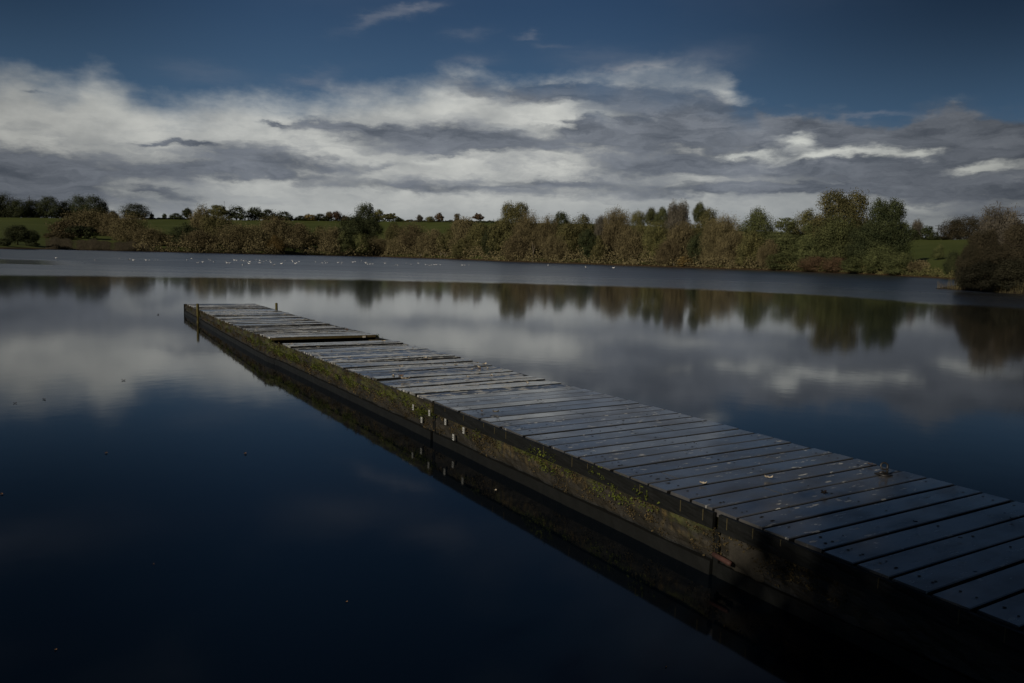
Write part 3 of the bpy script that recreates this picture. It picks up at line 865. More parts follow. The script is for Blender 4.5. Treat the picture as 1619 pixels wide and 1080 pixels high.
rt = random.Random(77)
def tree(px, top, wpx, Y, shape, leafk, label, cat='tree', name=None, group=None, base=None, depth=1.0, v=None):
    """px: column, top: image row of the top, wpx: width in the photograph, Y: distance"""
    zg = land(px, Y) - .05 if base is None else base
    tp = at_depth(px, top, Y)
    H = tp.z - zg; Wd = wpx / F * Y * 1.2
    Hc = min(H, Wd * 1.4) if H > Wd * 1.8 else H
    hp = H / Y * F
    res = 'big' if hp > 62 else 'mid' if hp > 22 else 'small'
    if v is None: v = rt.randint(0, 2)
    cm, tm = proto(shape, leafk, v, res)
    nm = name or ('bush' if cat == 'bush' else 'tree')
    o = empty(nm, (tp.x, Y, zg), 0)
    # scale is put on the parts so that the thing's empty stays plain
    fl = rt.choice((-1, 1))
    for nme, me in (('crown', cm), ('trunk', tm)):
        c = bpy.data.objects.new(nme, me); COL.objects.link(c); c.parent = o
        c.scale = (Wd * fl, Wd * depth, Hc if nme == 'crown' else H)
        if nme == 'crown': c.location = (0, 0, H - Hc)
    tag(o, label, cat, group)
    return o
def shY(px, back=0.0): return float(shore_Y(px)) + back * depth_scale(px)

exec_rows = []
def R(px, top, wpx, back, shape, leafk, label, cat='tree', group=None, crest_row=False, **k):
    Y = (crest(px)[0] + back * 1.5) if crest_row else shY(px, back)
    return tree(px, top, wpx, Y, shape, leafk, label, cat, group=group, **k)
G1 = 'trees along the far hilltop'; G2 = 'trees in the lakeside thicket'; G3 = 'bushes along the far shore'; G4 = 'trees of the right bank wood'
C = dict(crest_row=True)
# hilltop, left to right
R(-22, 306, 40, 4, 'round', 'dark', 'dark woodland tree cut off by the left edge of the photo', group=G1, **C)
R(4, 307, 36, 8, 'dome', 'dark', 'tall dark tree starting the left hilltop wood', group=G1, **C)
R(28, 315, 30, 2, 'dome', 'dark', 'lower dark tree under the distant mast in the left hilltop wood', group=G1, **C)
R(50, 316, 34, 6, 'dome', 'dark', 'olive tinged tree filling the dip between the mast and the rounded oak', group=G1, **C)
R(80, 310, 36, 2, 'dome', 'dark', 'rounded oak with an even top in the middle of the left hilltop wood', group=G1, **C)
R(104, 317, 22, 5, 'dome', 'dark', 'short tree in the notch between two taller crowns of the left wood', group=G1, **C)
R(125, 309, 28, 3, 'dome', 'dark', 'first of the twin tall crowns near the end of the left wood', group=G1, **C)
R(148, 309, 34, 1, 'dome', 'dark', 'second and darker of the twin tall crowns ending the left wood', group=G1, **C)
R(163, 318, 16, 5, 'dome', 'dark', 'small stepped crown closing the right end of the left wood', group=G1, **C)
R(178, 333, 14, 2, 'dome', 'dark', 'little round bush on the skyline between the left wood and the lone dome tree', 'bush', G1, **C)
R(215, 322, 40, 0, 'dome', 'dark', 'lone dark dome shaped tree on the skyline of the green field', group=G1, **C)
R(240, 337, 7, 0, 'round', 'dark', 'tiny hedgerow tree just right of the lone dome tree', group=G1, **C)
R(260, 338, 7, 0, 'round', 'dark', 'tiny hedgerow tree standing midway along the bare skyline on the left', group=G1, **C)
R(279, 337, 20, 0, 'dome', 'dark', 'low wide bush touching the small upright tree on the skyline', 'bush', G1, **C)
R(296, 328, 15, 0, 'round', 'dark', 'small upright tree on the skyline left of the brown willows', group=G1, **C)
R(346, 324, 30, 0, 'oak', 'olive', 'olive brown tree under the thin skyline pole', group=G1, **C)
R(374, 326, 32, 0, 'dome', 'dark', 'dark rounded tree right of the tree with the skyline pole', group=G1, **C)
R(403, 328, 22, 2, 'round', 'dark', 'first and tallest of three dark trees stepping down to the right on the skyline', group=G1, **C)
R(424, 331, 26, 1, 'dome', 'dark', 'middle of three dark trees stepping down on the skyline', group=G1, **C)
R(448, 334, 26, 1, 'dome', 'dark', 'lowest of three dark trees stepping down on the skyline', group=G1, **C)
R(476, 341, 18, 0, 'dome', 'dark', 'low dark hedge bush left of the ochre tinged trees', 'bush', G1, **C)
R(490, 338, 20, 0, 'dome', 'gold', 'ochre tinged bush on the skyline', 'bush', G1, **C)
R(507, 338, 24, 1, 'dome', 'dark', 'dark green bush between the ochre one and the russet tree', 'bush', G1, **C)
R(520, 335, 10, 2, 'round', 'brown', 'thin brown tree left of the russet skyline tree', group=G1, **C)
R(532, 334, 17, 0, 'round', 'russet', 'russet skyline tree left of the tallest dark evergreen', group=G1, **C)
R(545, 341, 14, 0, 'dome', 'brown', 'low brown bush between the russet tree and the tall evergreen', 'bush', G1, **C)
R(600, 331, 16, 0, 'round', 'olive', 'olive tree close behind the right side of the tall evergreen', group=G1, **C)
R(616, 337, 24, 0, 'oak', 'olive', 'spreading skyline tree with gaps right of the tall evergreen', group=G1, **C)
R(632, 345, 12, 0, 'dome', 'dark', 'low bush where the long thin hedge begins', 'bush', G1, **C)
R(664, 340, 9, 0, 'round', 'grey', 'tiny pale tree growing out of the thin hedge', group=G1, **C)
R(681, 342, 15, 0, 'dome', 'olive', 'olive bush in the thin hedge beside a reddish tree', 'bush', G1, **C)
R(695, 336, 14, 0, 'round', 'russet', 'reddish tree standing in the thin hedge', group=G1, **C)
R(723, 338, 8, 0, 'fan', 'brown', 'slender little tree near the right end of the thin hedge', group=G1, **C)
R(756, 337, 16, 0, 'oak', 'russet', 'flat topped reddish tree at the right end of the thin hedge', group=G1, **C)
# left shore
R(27, 356, 40, 14, 'round', 'dark', 'larger of two dark trees at the water edge on the far left', group=G2)
R(48, 363, 24, 10, 'tall', 'dark', 'narrower of two dark trees at the water edge on the far left', group=G2)
R(4, 376, 22, 8, 'dome', 'dark', 'low dark shrub at the water on the left edge of the photo', 'bush', G3)
R(140, 335, 72, 110, 'dome', 'brown', 'big rounded brown willow in front of the left hilltop wood', group=G2)
R(105, 350, 50, 80, 'dome', 'brown', 'brown willow sloping down to the left from the biggest willow', group=G2)
R(128, 357, 44, 60, 'wide', 'dark', 'dark green shrub in front of the biggest brown willow', 'bush', G3)
R(93, 368, 40, 50, 'dome', 'brown', 'low brown scrub ending the willow group on its left', 'bush', G3)
R(176, 338, 40, 90, 'fan', 'brown', 'upright brown willow beside the biggest rounded one', group=G2)
R(203, 342, 50, 60, 'dome', 'brown', 'brown willow with an arching top below the lone dome tree', group=G2)
R(236, 362, 50, 40, 'dome', 'brown', 'low brown scrub below the bare skyline on the left', 'bush', G3)
R(268, 370, 44, 34, 'wide', 'brown', 'lowest brown scrub of the left shore next to the field', 'bush', G3)
R(293, 352, 44, 30, 'wide', 'dark', 'dark green shrub at the foot of the brown willow with a pointed top', 'bush', G3)
R(318, 329, 38, 60, 'tall', 'brown', 'tall brown willow with a pointed top left of the skyline pole tree', group=G2)
R(342, 336, 42, 50, 'fan', 'olive', 'olive willow in front of the skyline pole tree', group=G2)
R(318, 366, 50, 16, 'dome', 'brown', 'low reddish scrub at the waterline under the pointed willow', 'bush', G3)
R(374, 356, 56, 24, 'dome', 'brown', 'broad brown dome of scrub right of the pointed willow', 'bush', G3)
R(404, 358, 44, 18, 'dome', 'brown', 'russet brown shrub at the water below the three stepped trees', 'bush', G3)
R(437, 344, 48, 40, 'fan', 'brown', 'feathery brown willow rising to the field edge below the stepped trees', group=G2)
R(436, 372, 30, 6, 'dome', 'gold', 'small ochre shrub at the waterline left of centre', 'bush', G3)
R(468, 352, 50, 28, 'wide', 'brown', 'brown scrub with an even top below the low hedge bush', 'bush', G3)
R(503, 357, 30, 32, 'round', 'olive', 'olive green small tree among brown scrub left of the tall evergreen', group=G2)
R(522, 360, 40, 14, 'dome', 'brown', 'brown shrub touching the yellow green conifer', 'bush', G3)
# around the tall evergreen
R(578, 322, 38, 60, 'round', 'dark', 'tallest dark evergreen rising above the skyline left of centre', group=G2)
R(556, 341, 46, 44, 'wide', 'dark', 'dark spreading tree leaning left from the tallest evergreen', group=G2)
R(582, 346, 40, 40, 'tall', 'dark', 'dark tree directly below the tallest evergreen', group=G2)
R(546, 363, 36, 8, 'cone', 'green', 'yellow green conifer at the waterline below the tallest evergreen', group=G2)
R(569, 369, 26, 5, 'dome', 'pale', 'small pale green willow at the waterline', group=G2)
R(600, 378, 34, 6, 'dome', 'brown', 'low brown bush right of the small pale green willow', 'bush', G3)
R(622, 351, 32, 36, 'round', 'olive', 'round olive brown tree on the slope right of the tallest evergreen', group=G2)
R(630, 372, 34, 10, 'wide', 'brown', 'brown shrub with a dark hollow at its foot', 'bush', G3)
R(653, 357, 46, 16, 'dome', 'brown', 'brown dome shaped thicket tree under the tiny pale hedge tree', group=G2)
R(683, 362, 44, 10, 'wide', 'brown', 'reddish brown thicket shrub under the reddish hedge tree', 'bush', G3)
R(710, 358, 36, 14, 'wide', 'olive', 'green brown shrub in the dark gap of the central thicket', 'bush', G3)
R(735, 346, 44, 22, 'fan', 'brown', 'tall feathery willow under the slender hedge tree', group=G2)
R(757, 352, 40, 16, 'tall', 'olive', 'olive willow left of the ivy dark gap', group=G2)
R(732, 376, 34, 4, 'dome', 'olive', 'olive shrub at the water with pale stems beside it', 'bush', G3)
R(777, 358, 26, 8, 'tall', 'dark', 'dark ivy clad tree leaning at the foot of the big central tree', group=G2)
# centre to right
R(812, 320, 50, 26, 'oak', 'olive', 'big central tree with a two headed olive brown crown', group=G2)
R(797, 346, 50, 16, 'tall', 'olive', 'olive tree beneath the big two headed central tree', group=G2)
R(838, 340, 44, 12, 'tall', 'brown', 'tall feathery brown tree right of the big two headed tree', group=G2)
R(822, 372, 44, 4, 'wide', 'brown', 'brown waterside scrub below the big two headed tree', 'bush', G3)
R(866, 344, 30, 14, 'fan', 'brown', 'brown tree in the dip right of the big two headed tree', group=G2)
R(888, 335, 28, 60, 'round', 'dark', 'dark windswept tree on the skyline right of the dip', group=G1)
R(922, 338, 42, 40, 'dome', 'olive', 'olive brown round topped tree beside the windswept one', group=G1)
R(903, 352, 48, 14, 'tall', 'olive', 'olive willow below the windswept skyline tree', group=G2)
R(880, 374, 36, 4, 'wide', 'brown', 'brown scrub at the waterline left of the black hollow', 'bush', G3)
R(930, 362, 30, 8, 'tall', 'dark', 'dark shrub making the black hollow at the waterline', 'bush', G3)
R(948, 372, 26, 3, 'cone', 'olive', 'yellowish pointed shrub right of the black hollow', 'bush', G3)
R(951, 342, 20, 30, 'fan', 'grey', 'small grey twiggy tree between two skyline crowns', group=G2)
R(978, 333, 38, 26, 'fan', 'brown', 'ragged brown tree with several thin tops', group=G2)
R(968, 354, 40, 10, 'tall', 'brown', 'brown tree under the ragged one with thin tops', group=G2)
R(1010, 333, 24, 20, 'tall', 'olive', 'slim olive tree left of the pair of green crowns', group=G2)
R(1000, 362, 44, 6, 'dome', 'brown', 'brown shrub at the water below the slim olive tree', 'bush', G3)
R(1031, 328, 20, 18, 'round', 'green', 'left one of a pair of small green crowns on the skyline', group=G4)
R(1048, 327, 22, 16, 'round', 'green', 'right one of a pair of small green crowns on the skyline', group=G4)
R(1040, 350, 46, 8, 'tall', 'olive', 'olive tree beneath the pair of green crowns', group=G4)
R(1073, 323, 40, 18, 'oak', 'grey', 'broad grey bare topped tree right of the pair of green crowns', group=G4)
R(1108, 319, 22, 20, 'round', 'green', 'small knob of green foliage standing highest above the mixed wood', group=G4)
R(1118, 330, 50, 14, 'round', 'olive', 'round olive bronze tree under the green knob', group=G4)
R(1078, 356, 44, 6, 'tall', 'brown', 'tall brown waterside tree below the broad grey tree', group=G4)
R(1104, 368, 30, 4, 'tall', 'dark', 'dark gap filling tree below the olive bronze crown', group=G4)
R(1058, 380, 36, 2, 'wide', 'brown', 'brown scrub at the water below the pair of green crowns', 'bush', G3)
R(1130, 352, 44, 6, 'tall', 'brown', 'brown tree with visible limbs at the water right of the dark gap', group=G4)
R(1083, 404, 22, 1.2, 'dome', 'gold', 'small pale gold shrub alone at the waterline', 'bush', G3)
R(1152, 345, 36, 12, 'fan', 'brown', 'brown tree in the dip before the round green crown', group=G4)
R(1160, 368, 46, 4, 'tall', 'brown', 'feathery brown tree at the water below that dip', group=G4)
R(1200, 329, 54, 12, 'round', 'green', 'round green crown left of the tiered cedar', group=G4)
R(1188, 366, 46, 4, 'tall', 'olive', 'olive tree under the round green crown', group=G4)
R(1216, 378, 30, 2, 'wide', 'brown', 'brown shrub between the olive tree and the cedar', 'bush', G3)
R(1272, 329, 60, 16, 'wide', 'olive', 'bronze green shoulder of trees left of the tallest oak', group=G4)
R(1246, 346, 70, 8, 'cedar', 'green', 'cedar with level tiers of foliage left of the tallest oak', group=G4)
R(1290, 352, 60, 7, 'cedar', 'green', 'second cedar directly under the bronze green shoulder', group=G4)
R(1340, 302, 88, 12, 'oak', 'olive', 'tallest oak with a broad bronze crown in the right hand wood', group=G4, v=1)
R(1330, 340, 76, 8, 'tall', 'green', 'green tree filling in below the tallest oak', group=G4)
R(1405, 315, 66, 10, 'oak', 'dark', 'dark oak leaning out to the field at the right end of the wood', group=G4, v=2)
R(1398, 345, 74, 7, 'tall', 'dark', 'dark ivy covered tree under the leaning oak', group=G4)
R(1366, 360, 54, 6, 'tall', 'dark', 'deep green tree between the two oaks', group=G4)
R(1240, 398, 50, 1.5, 'wide', 'green', 'green bramble bush at the water below the first cedar', 'bush', G3)
R(1290, 405, 44, 1.2, 'dome', 'russet', 'russet waterside bush below the second cedar', 'bush', G3)
R(1322, 406, 40, 1.0, 'dome', 'russet', 'reddest waterside bush below the tallest oak', 'bush', G3)
R(1362, 403, 50, 1.2, 'wide', 'green', 'leafy green bush below the gap between the oaks', 'bush', G3)
R(1395, 388, 50, 2.5, 'dome', 'green', 'taller leafy green bush below the leaning oak', 'bush', G3)
R(1425, 397, 46, 1.5, 'dome', 'green', 'rounded green bush at the corner where the field opens', 'bush', G3)
# the field on the right
R(1451, 348, 18, 2, 'fan', 'grey', 'thin bare tree on the right hand field skyline', group=G1, **C)
R(1444, 362, 20, 0, 'dome', 'dark', 'low dark bush at the foot of the thin bare tree', 'bush', G1, **C)
R(1467, 357, 20, 0, 'tall', 'dark', 'dark pointed bush left of the telegraph pole', 'bush', G1, **C)
R(1478, 366, 14, 0, 'dome', 'dark', 'small dark bush right under the telegraph pole', 'bush', G1, **C)
R(1508, 345, 36, 2, 'dome', 'umber', 'left half of a dark domed pair of trees above the right field', group=G1, **C)
R(1534, 342, 44, 4, 'dome', 'umber', 'larger right half of the domed pair above the right field', group=G1, **C)
tree(1486, 385, 20, 215, 'cone', 'green', 'pointed green bush alone on the grass of the right field', 'bush', group=G3)
tree(1507, 397, 24, 158, 'dome', 'dark', 'black looking bush where the right field meets the bank', 'bush', group=G3)
tree(1455, 412, 30, 176, 'wide', 'brown', 'low brown bramble at the foot of the right field', 'bush', group=G3)

# nearer spit of land on the right with its own trees
V = []; Fc = []
spit = [(1482, 456.5), (1500, 457.5), (1536, 460), (1580, 463), (1619, 465.5), (1700, 470), (1900, 480), (2400, 500)]
rows = []
for px, py in spit:
    p = on_z(px, py, 0); Y0 = p.y
    cs = []
    for dY, z in ((-1.0, -.4), (-.1, -.03), (.4, .15), (1.4, .35), (6, .6), (14, .8), (24, .5), (34, -.3)):
        k = min(1, (px - 1478) / 90)
        Y = Y0 + dY * (k if dY > 0 else 1)
        cs.append((cx(px, Y), Y, z * (k if z > 0 else 1)))
    rows.append(cs)
for r in rows: V += r
n = 8
for i in range(len(rows) - 1):
    for k in range(n - 1): Fc.append((i * n + k, (i + 1) * n + k, (i + 1) * n + k + 1, i * n + k + 1))
tag(link('bank', mesh_np('bank', V, Fc, True), simple('dark_bank', (.02, .016, .009), .95, .1, .5, 1.5)), 'low dark spit of land on the right', kind='structure')
G5 = 'trees on the near right spit'
def S(px, top, wpx, Y, shape, leafk, label, cat='tree', **k):  # umber and ivy leaves carry the spit's cloud shade in their colour
    return tree(px, top, wpx, Y * 1.66, shape, leafk, label, cat, group=G5, base=.3, **k)
S(1586, 334, 64, 47, 'oak', 'grey', 'bare crowned willow highest on the right spit')
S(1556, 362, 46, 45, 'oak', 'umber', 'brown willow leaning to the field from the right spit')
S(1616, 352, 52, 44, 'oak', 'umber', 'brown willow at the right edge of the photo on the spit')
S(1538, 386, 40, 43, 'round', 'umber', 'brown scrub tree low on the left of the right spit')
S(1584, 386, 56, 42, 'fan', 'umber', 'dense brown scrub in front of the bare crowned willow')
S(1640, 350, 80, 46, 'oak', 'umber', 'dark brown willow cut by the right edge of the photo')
S(1530, 402, 30, 43, 'dome', 'ivy', 'dark bush overhanging the left tip of the right spit', 'bush')  # near-black leaf colour stands in for shade here
S(1555, 412, 60, 41.5, 'wide', 'ivy', 'dark sallow shrub behind the reeds of the right spit', 'bush')  # near-black leaf colour stands in for shade here
S(1600, 408, 70, 41.5, 'wide', 'ivy', 'second dark sallow shrub behind the reeds at the right edge', 'bush')  # near-black leaf colour stands in for shade here
# tall tree just outside the frame on the right whose twigs reach in
def R_side():
    Y = 56.0
    o = empty('tree', (cx(1745, Y), Y, .3))
    mb = MB(); rnd = random.Random(5)
    mb.tube([(0, 0, -.3), (.1, 0, 2.5), (0, 0, 6.2), (-.1, 0, 9.0)], [.32, .27, .18, .06], 8)
    for i in range(11):
        z = 2.6 + i * .55; a = math.pi + rnd.uniform(-.7, .7); L = rnd.uniform(4.6, 6.3)
        e = (math.cos(a) * L, math.sin(a) * L, z + rnd.uniform(-.2, .8))
        mb.tube([(0, 0, z), (e[0] * .5, e[1] * .5, z + .55), e], [.07, .04, .012], 5)
        for _ in range(12):
            k = rnd.uniform(.5, 1); b_ = Vector((e[0] * k, e[1] * k, z + (e[2] - z) * k + .1))
            f = b_ + Vector((rnd.uniform(-.8, .3), rnd.uniform(-.5, .5), rnd.uniform(-.5, .6)))
            mb.tube([b_, (b_ + f) / 2 + Vector((0, 0, .08)), f], [.018, .013, .007], 4)
    mb.build('trunk', M_bark, o)
    return tag(o, 'bare tree beside the right edge whose outermost twigs reach into the photo', 'tree')
R_side()

# trees on the bank behind the camera (they shade the near end of the jetty)
for i, (x, y, h, wd, lab) in enumerate(((-5.0, -7.7, 12, 7.8, 'large oak on the near bank behind the viewpoint'), (0.2, -12.0, 14, 9.0, 'second large oak further right on the near bank'),
                                       (5.5, -11.0, 13, 8.5, 'third oak on the near bank beyond the jetty foot'))):
    cm, tm = proto('oak', 'dark', i, 'big')
    o = empty('tree', (x, y, .4))
    for nme, me in (('crown', cm), ('trunk', tm)):
        c = bpy.data.objects.new(nme, me); COL.objects.link(c); c.parent = o; c.scale = (wd, wd, h)
    tag(o, lab, 'tree', 'oaks on the near bank')

# hedges on the skyline
def hedge(pxs, hpx, leafk, label, dy=0):
    rnd = np.random.RandomState(abs(int(pxs[0]))); mbv = []
    Cc = []
    for px in np.arange(pxs[0], pxs[1], .35):
        Y, z = crest(px); Y += 1.0
        hz = hpx / F * Y * (1 + .25 * math.sin(px * .4) + .2 * math.sin(px * .93))
        for _ in range(5):
            Cc.append((cx(px, Y), Y + rnd.uniform(-.8, .8), z - .3 + rnd.uniform(0, 1) * (hz + .3)))
    Cc = np.array(Cc); N_ = len(Cc)
    a = rnd.normal(size=(N_, 3)); a /= np.linalg.norm(a, axis=1)[:, None]
    bb = np.cross(a, rnd.normal(size=(N_, 3))); bb /= np.linalg.norm(bb, axis=1)[:, None]
    V = np.stack([Cc - a * .6, Cc - bb * .45, Cc + a * .6, Cc + bb * .45], 1).reshape(-1, 3)
    me = mesh_np('hedge', V.tolist(), [(4 * i, 4 * i + 1, 4 * i + 2, 4 * i + 3) for i in range(N_)])
    tag(link('hedge', me, ML[leafk]), label, 'hedge')
hedge((628, 790), 2.6, 'dark', 'long thin dark hedge along the skyline above the central field')
hedge((-60, 172), 9, 'dark', 'dark undergrowth edge along the foot of the left hilltop wood')
hedge((225, 345), 2.0, 'dark', 'low dark hedge along the skyline right of the lone dome tree')
hedge((455, 560), 3.5, 'dark', 'dark hedge linking the stepped trees to the tall evergreen')
hedge((555, 634), 5, 'dark', 'dark hedge under the spreading skyline tree right of the tall evergreen')
hedge((392, 462), 5, 'dark', 'dark hedge under the three stepped skyline trees')
hedge((1440, 1500), 3.5, 'dark', 'short hedge on the skyline of the right field')

# undergrowth and reeds at the waterline
def waterline_growth(name, pxs, hpx, back, leafk, label, dens=1.0, thin=False, pos=None, seed=0, kind='stuff'):
    rnd = np.random.RandomState(seed + int(pxs[0])); Cc = []; S_ = []
    px = pxs[0]
    while px < pxs[1]:
        Ys = (pos(px) if pos else float(shore_Y(px)))
        pxm = Ys / F
        env = 1 + .5 * math.sin(px * .11 + seed) + .35 * math.sin(px * .31)
        for _ in range(int(7 * dens)):
            Y = Ys + rnd.rand() * back * (depth_scale(px) if not pos else 1.6) + .1
            h = hpx * pxm * env * (.5 + .6 * rnd.rand())
            z = rnd.rand() * h if not thin else h * .5
            Cc.append((cx(px + rnd.rand(), Y), Y, z + (land(px, Y) if not pos else .0) + .02)); S_.append((pxm * (1.3 if not thin else .35), (h * .5 if thin else pxm * 1.0)))
        px += 1.0
    Cc = np.array(Cc); S_ = np.array(S_); N_ = len(Cc)
    if thin:
        a = rnd.normal(size=(N_, 3)) * .12 + np.array([0, 0, 1]); bb = np.array([1, 0, 0]) + rnd.normal(size=(N_, 3)) * .3
    else:
        a = rnd.normal(size=(N_, 3)); bb = np.cross(a, rnd.normal(size=(N_, 3)))
    a /= np.linalg.norm(a, axis=1)[:, None]; bb /= np.linalg.norm(bb, axis=1)[:, None]
    A = a * S_[:, 1:2]; B = bb * S_[:, 0:1]
    V = np.stack([Cc - A - B * .5, Cc - A + B * .5, Cc + A + B * .2, Cc + A - B * .2], 1).reshape(-1, 3)
    me = mesh_np(name, V.tolist(), [(4 * i, 4 * i + 1, 4 * i + 2, 4 * i + 3) for i in range(N_)])
    tag(link(name, me, ML[leafk]), label, kind=kind)
waterline_growth('undergrowth', (210, 780), 17, 9.0, 'brown', 'brown brambles and scrub along the waterline', 3.0, seed=1)
waterline_growth('undergrowth', (780, 1230), 17, 4.0, 'brown', 'brown brambles and scrub along the waterline', 3.0, seed=2)
waterline_growth('undergrowth', (1230, 1520), 12, 2.0, 'olive', 'olive brambles and scrub along the waterline', 2.6, seed=3)
waterline_growth('reeds', (72, 245), 4.0, 45.0, 'umber', 'russet reed bed at the left shore', 12.0, True, seed=4)
sx = [p[0] for p in spit]; sy = [p[1] for p in spit]
spY = lambda px: on_z(px, float(np.interp(px, sx, sy)), 0).y
waterline_growth('reeds', (1500, 1900), 20, .6, 'brown', 'dry brown reeds in front of the right spit', .28, True, lambda px: spY(px) - .6, seed=5)
waterline_growth('undergrowth', (1512, 1900), 38, 3.0, 'ivy', 'dark tangle behind the reeds of the right spit', 5.0, False, lambda px: spY(px), seed=6)  # near-black leaf colour stands in for shade here
waterline_growth('reeds', (1484, 1512), 8, .5, 'grey', 'grey dead stems at the tip of the right spit', .5, True, spY, seed=7)

# distant masts and poles
M_pole = simple('weathered_pole', (.03, .03, .03), .8, .2)
def pole(px, top, base, Y, r, arms, label, cat, name):
    tp = at_depth(px, top, Y); bs = at_depth(px, base, Y)
    o = empty(name, bs)
    mb = MB(); mb.tube([(0, 0, -1), (0, 0, (tp.z - bs.z) * .5), (0, 0, tp.z - bs.z)], [r, r * .8, r * .5], 8); mb.build('pole', M_pole, o)
    for dz_, L in arms:
        mb = MB(); mb.box(-L, L, -r * .4, r * .4, tp.z - bs.z - dz_ - r * .5, tp.z - bs.z - dz_ + r * .5); mb.build('crossarm', M_pole, o)
    tag(o, label, cat)
pole(47.5, 309, 345, 720, .35, [(2.2, 1.1), (4, 1.3)], 'distant mast showing above the left hilltop wood', 'mast', 'mast')
pole(355, 318, 347, 730, .16, [(.8, .8)], 'thin pole with a short crossarm on the skyline above an olive tree', 'pole', 'utility_pole')
pole(1482, 355, 379, 340, .2, [(.6, 1.4), (1.8, 1.4)], 'telegraph pole with two crossarms on the right field skyline', 'telegraph pole', 'telegraph_pole')
# pale sunlit stems at the thicket foot
M_ps = M_pbark
stems = [(664, 400, 8), (697, 398, 9), (703, 399, 9), (1065, 416, 9), (843, 384, 22)]
for i, (px, top_, h) in enumerate(stems):
    Y = shY(px, .4); tp = at_depth(px, top_, Y)
    o = empty('sapling', (tp.x, Y, 0)); mb = MB(); k = Y / F
    mb.tube([(0, 0, -.1), (.6 * k, 0, tp.z * .5), (-1.2 * k, 0, tp.z)], [k * .55, k * .45, k * .25], 6)
    mb.tube([(.5 * k, 0, tp.z * .45), (3 * k, 0, tp.z * .9)], [k * .35, k * .2], 5)
    mb.build('stem', M_ps, o)
    tag(o, ['pale leaning sapling under the tiny pale hedge tree', 'left one of two pale saplings close together at the water', 'right one of two pale saplings close together at the water',
            'pale sapling at the water right of centre', 'tall pale stem below the big two headed central tree'][i], 'sapling')

# ------------------------------------------------------------------ birds on the water
def bird_mesh():
    secs = [(-.24, .012, .012, .125), (-.20, .03, .022, .11), (-.12, .075, .055, .085), (0, .095, .075, .07), (.10, .08, .07, .075), (.16, .045, .05, .11), (.175, .03, .032, .165), (.185, .032, .034, .195), (.205, .036, .034, .215), (.235, .022, .02, .212), (.25, .01, .01, .208)]
    V = []; Fc = []; n_ = 10
    for x, ry, rz, z in secs:
        for k in range(n_):
            a = 2 * math.pi * k / n_; V.append((x, math.cos(a) * ry, z + math.sin(a) * rz - .03))
    for i in range(len(secs) - 1):
        for k in range(n_):
            k2 = (k + 1) % n_; Fc.append((i * n_ + k, i * n_ + k2, (i + 1) * n_ + k2, (i + 1) * n_ + k))
    Fc.append(tuple(range(n_))); Fc.append(tuple((len(secs) - 1) * n_ + k for k in range(n_ - 1, -1, -1)))
    return mesh_np('gull', V, Fc, True)
M_white = simple('white_feathers', (.75, .75, .73), .7, .2, .06)
bm_ = bird_mesh(); bm_.materials.append(M_white)
wing = MB()
for sgn in (-1, 1):
    wing.add([(.09, sgn * .088, .075), (.0, sgn * .102, .085), (-.14, sgn * .08, .09), (-.30, sgn * .03, .105), (-.12, sgn * .05, .125), (.02, sgn * .06, .12)], [(0, 1, 2, 3, 4, 5)])
wing_me = mesh_np('wings', wing.V, wing.F); wing_me.materials.append(simple('grey_wing', (.42, .43, .45), .7, .2, .06))
bk = MB(); bk.tube([(.245, 0, .18), (.275, 0, .175), (.30, 0, .168)], [.008, .006, .002], 6); bk_me = mesh_np('beak', bk.V, bk.F); bk_me.materials.append(simple('yellow_beak', (.5, .3, .05), .5))
birds = [(88.5, 407), (151, 410.4), (188, 408.5), (204, 410), (211, 410.5), (231, 410.5), (236, 410.3), (244.6, 411), (249, 410.6), (302.7, 408), (312.5, 414.7), (320.5, 413.5), (331, 410), (334, 410.6),
         (338.5, 413.4), (296, 410.4), (359.5, 415), (363, 415), (370.6, 410.5), (374, 410.8), (384, 418.4), (381.7, 411), (385, 411.4), (388, 411.7), (391, 412), (395, 413), (394, 416), (404.4, 410.3), (411, 411), (410, 414.8), (413, 415),
         (416.8, 412.8), (421, 411), (428.4, 414), (427, 412), (433, 418.5), (450, 411.8), (445, 416), (447, 415.5), (462, 411), (463, 413), (469, 414.8), (473, 412.8), (467, 416), (498.8, 413.5), (513.6, 412.3),
         (510, 415), (515, 414.8), (518, 414.6), (534.6, 414.3), (539.6, 416.5), (541, 414), (561.8, 413), (558, 413.6), (571, 412), (577.9, 414.3), (581.6, 417.2), (579, 415.4), (585, 416.6), (589, 416.5),
         (608.8, 415.3), (625, 418.7), (629, 418.3), (642, 415.3), (650, 417.2), (661.4, 415.3), (673, 417.7), (676, 418.2), (679, 419), (683, 418.2), (686.6, 417.7), (690, 417.4), (696, 417.7), (731, 418.5), (741, 418.5), (735, 418.3)]
rb = random.Random(8)
def gull(px, py, label, sc=1.0, rz=None, group='white gulls on the water'):
    p = on_z(px, py + 1.2, 0)
    o = bpy.data.objects.new('gull', bm_); COL.objects.link(o)
    o.location = (p.x, p.y, 0); o.rotation_euler = (0, 0, rb.uniform(0, 6.28) if rz is None else rz)
    o.scale = (sc, sc, sc)
    for me, nm in ((wing_me, 'wing'), (bk_me, 'beak')):
        c = bpy.data.objects.new(nm, me); COL.objects.link(c); c.parent = o
    tag(o, label, 'gull', group)
special = {88.5: 'lone white gull farthest left on the lake, well apart from the flock', 384: 'white gull nearest the jetty of the left half of the flock', 312.5: 'bright white gull leading a pair left of the densest flock',
           151: 'white gull swimming alone between the leftmost gull and the flock', 433: 'single white gull in front of the densest part of the flock'}
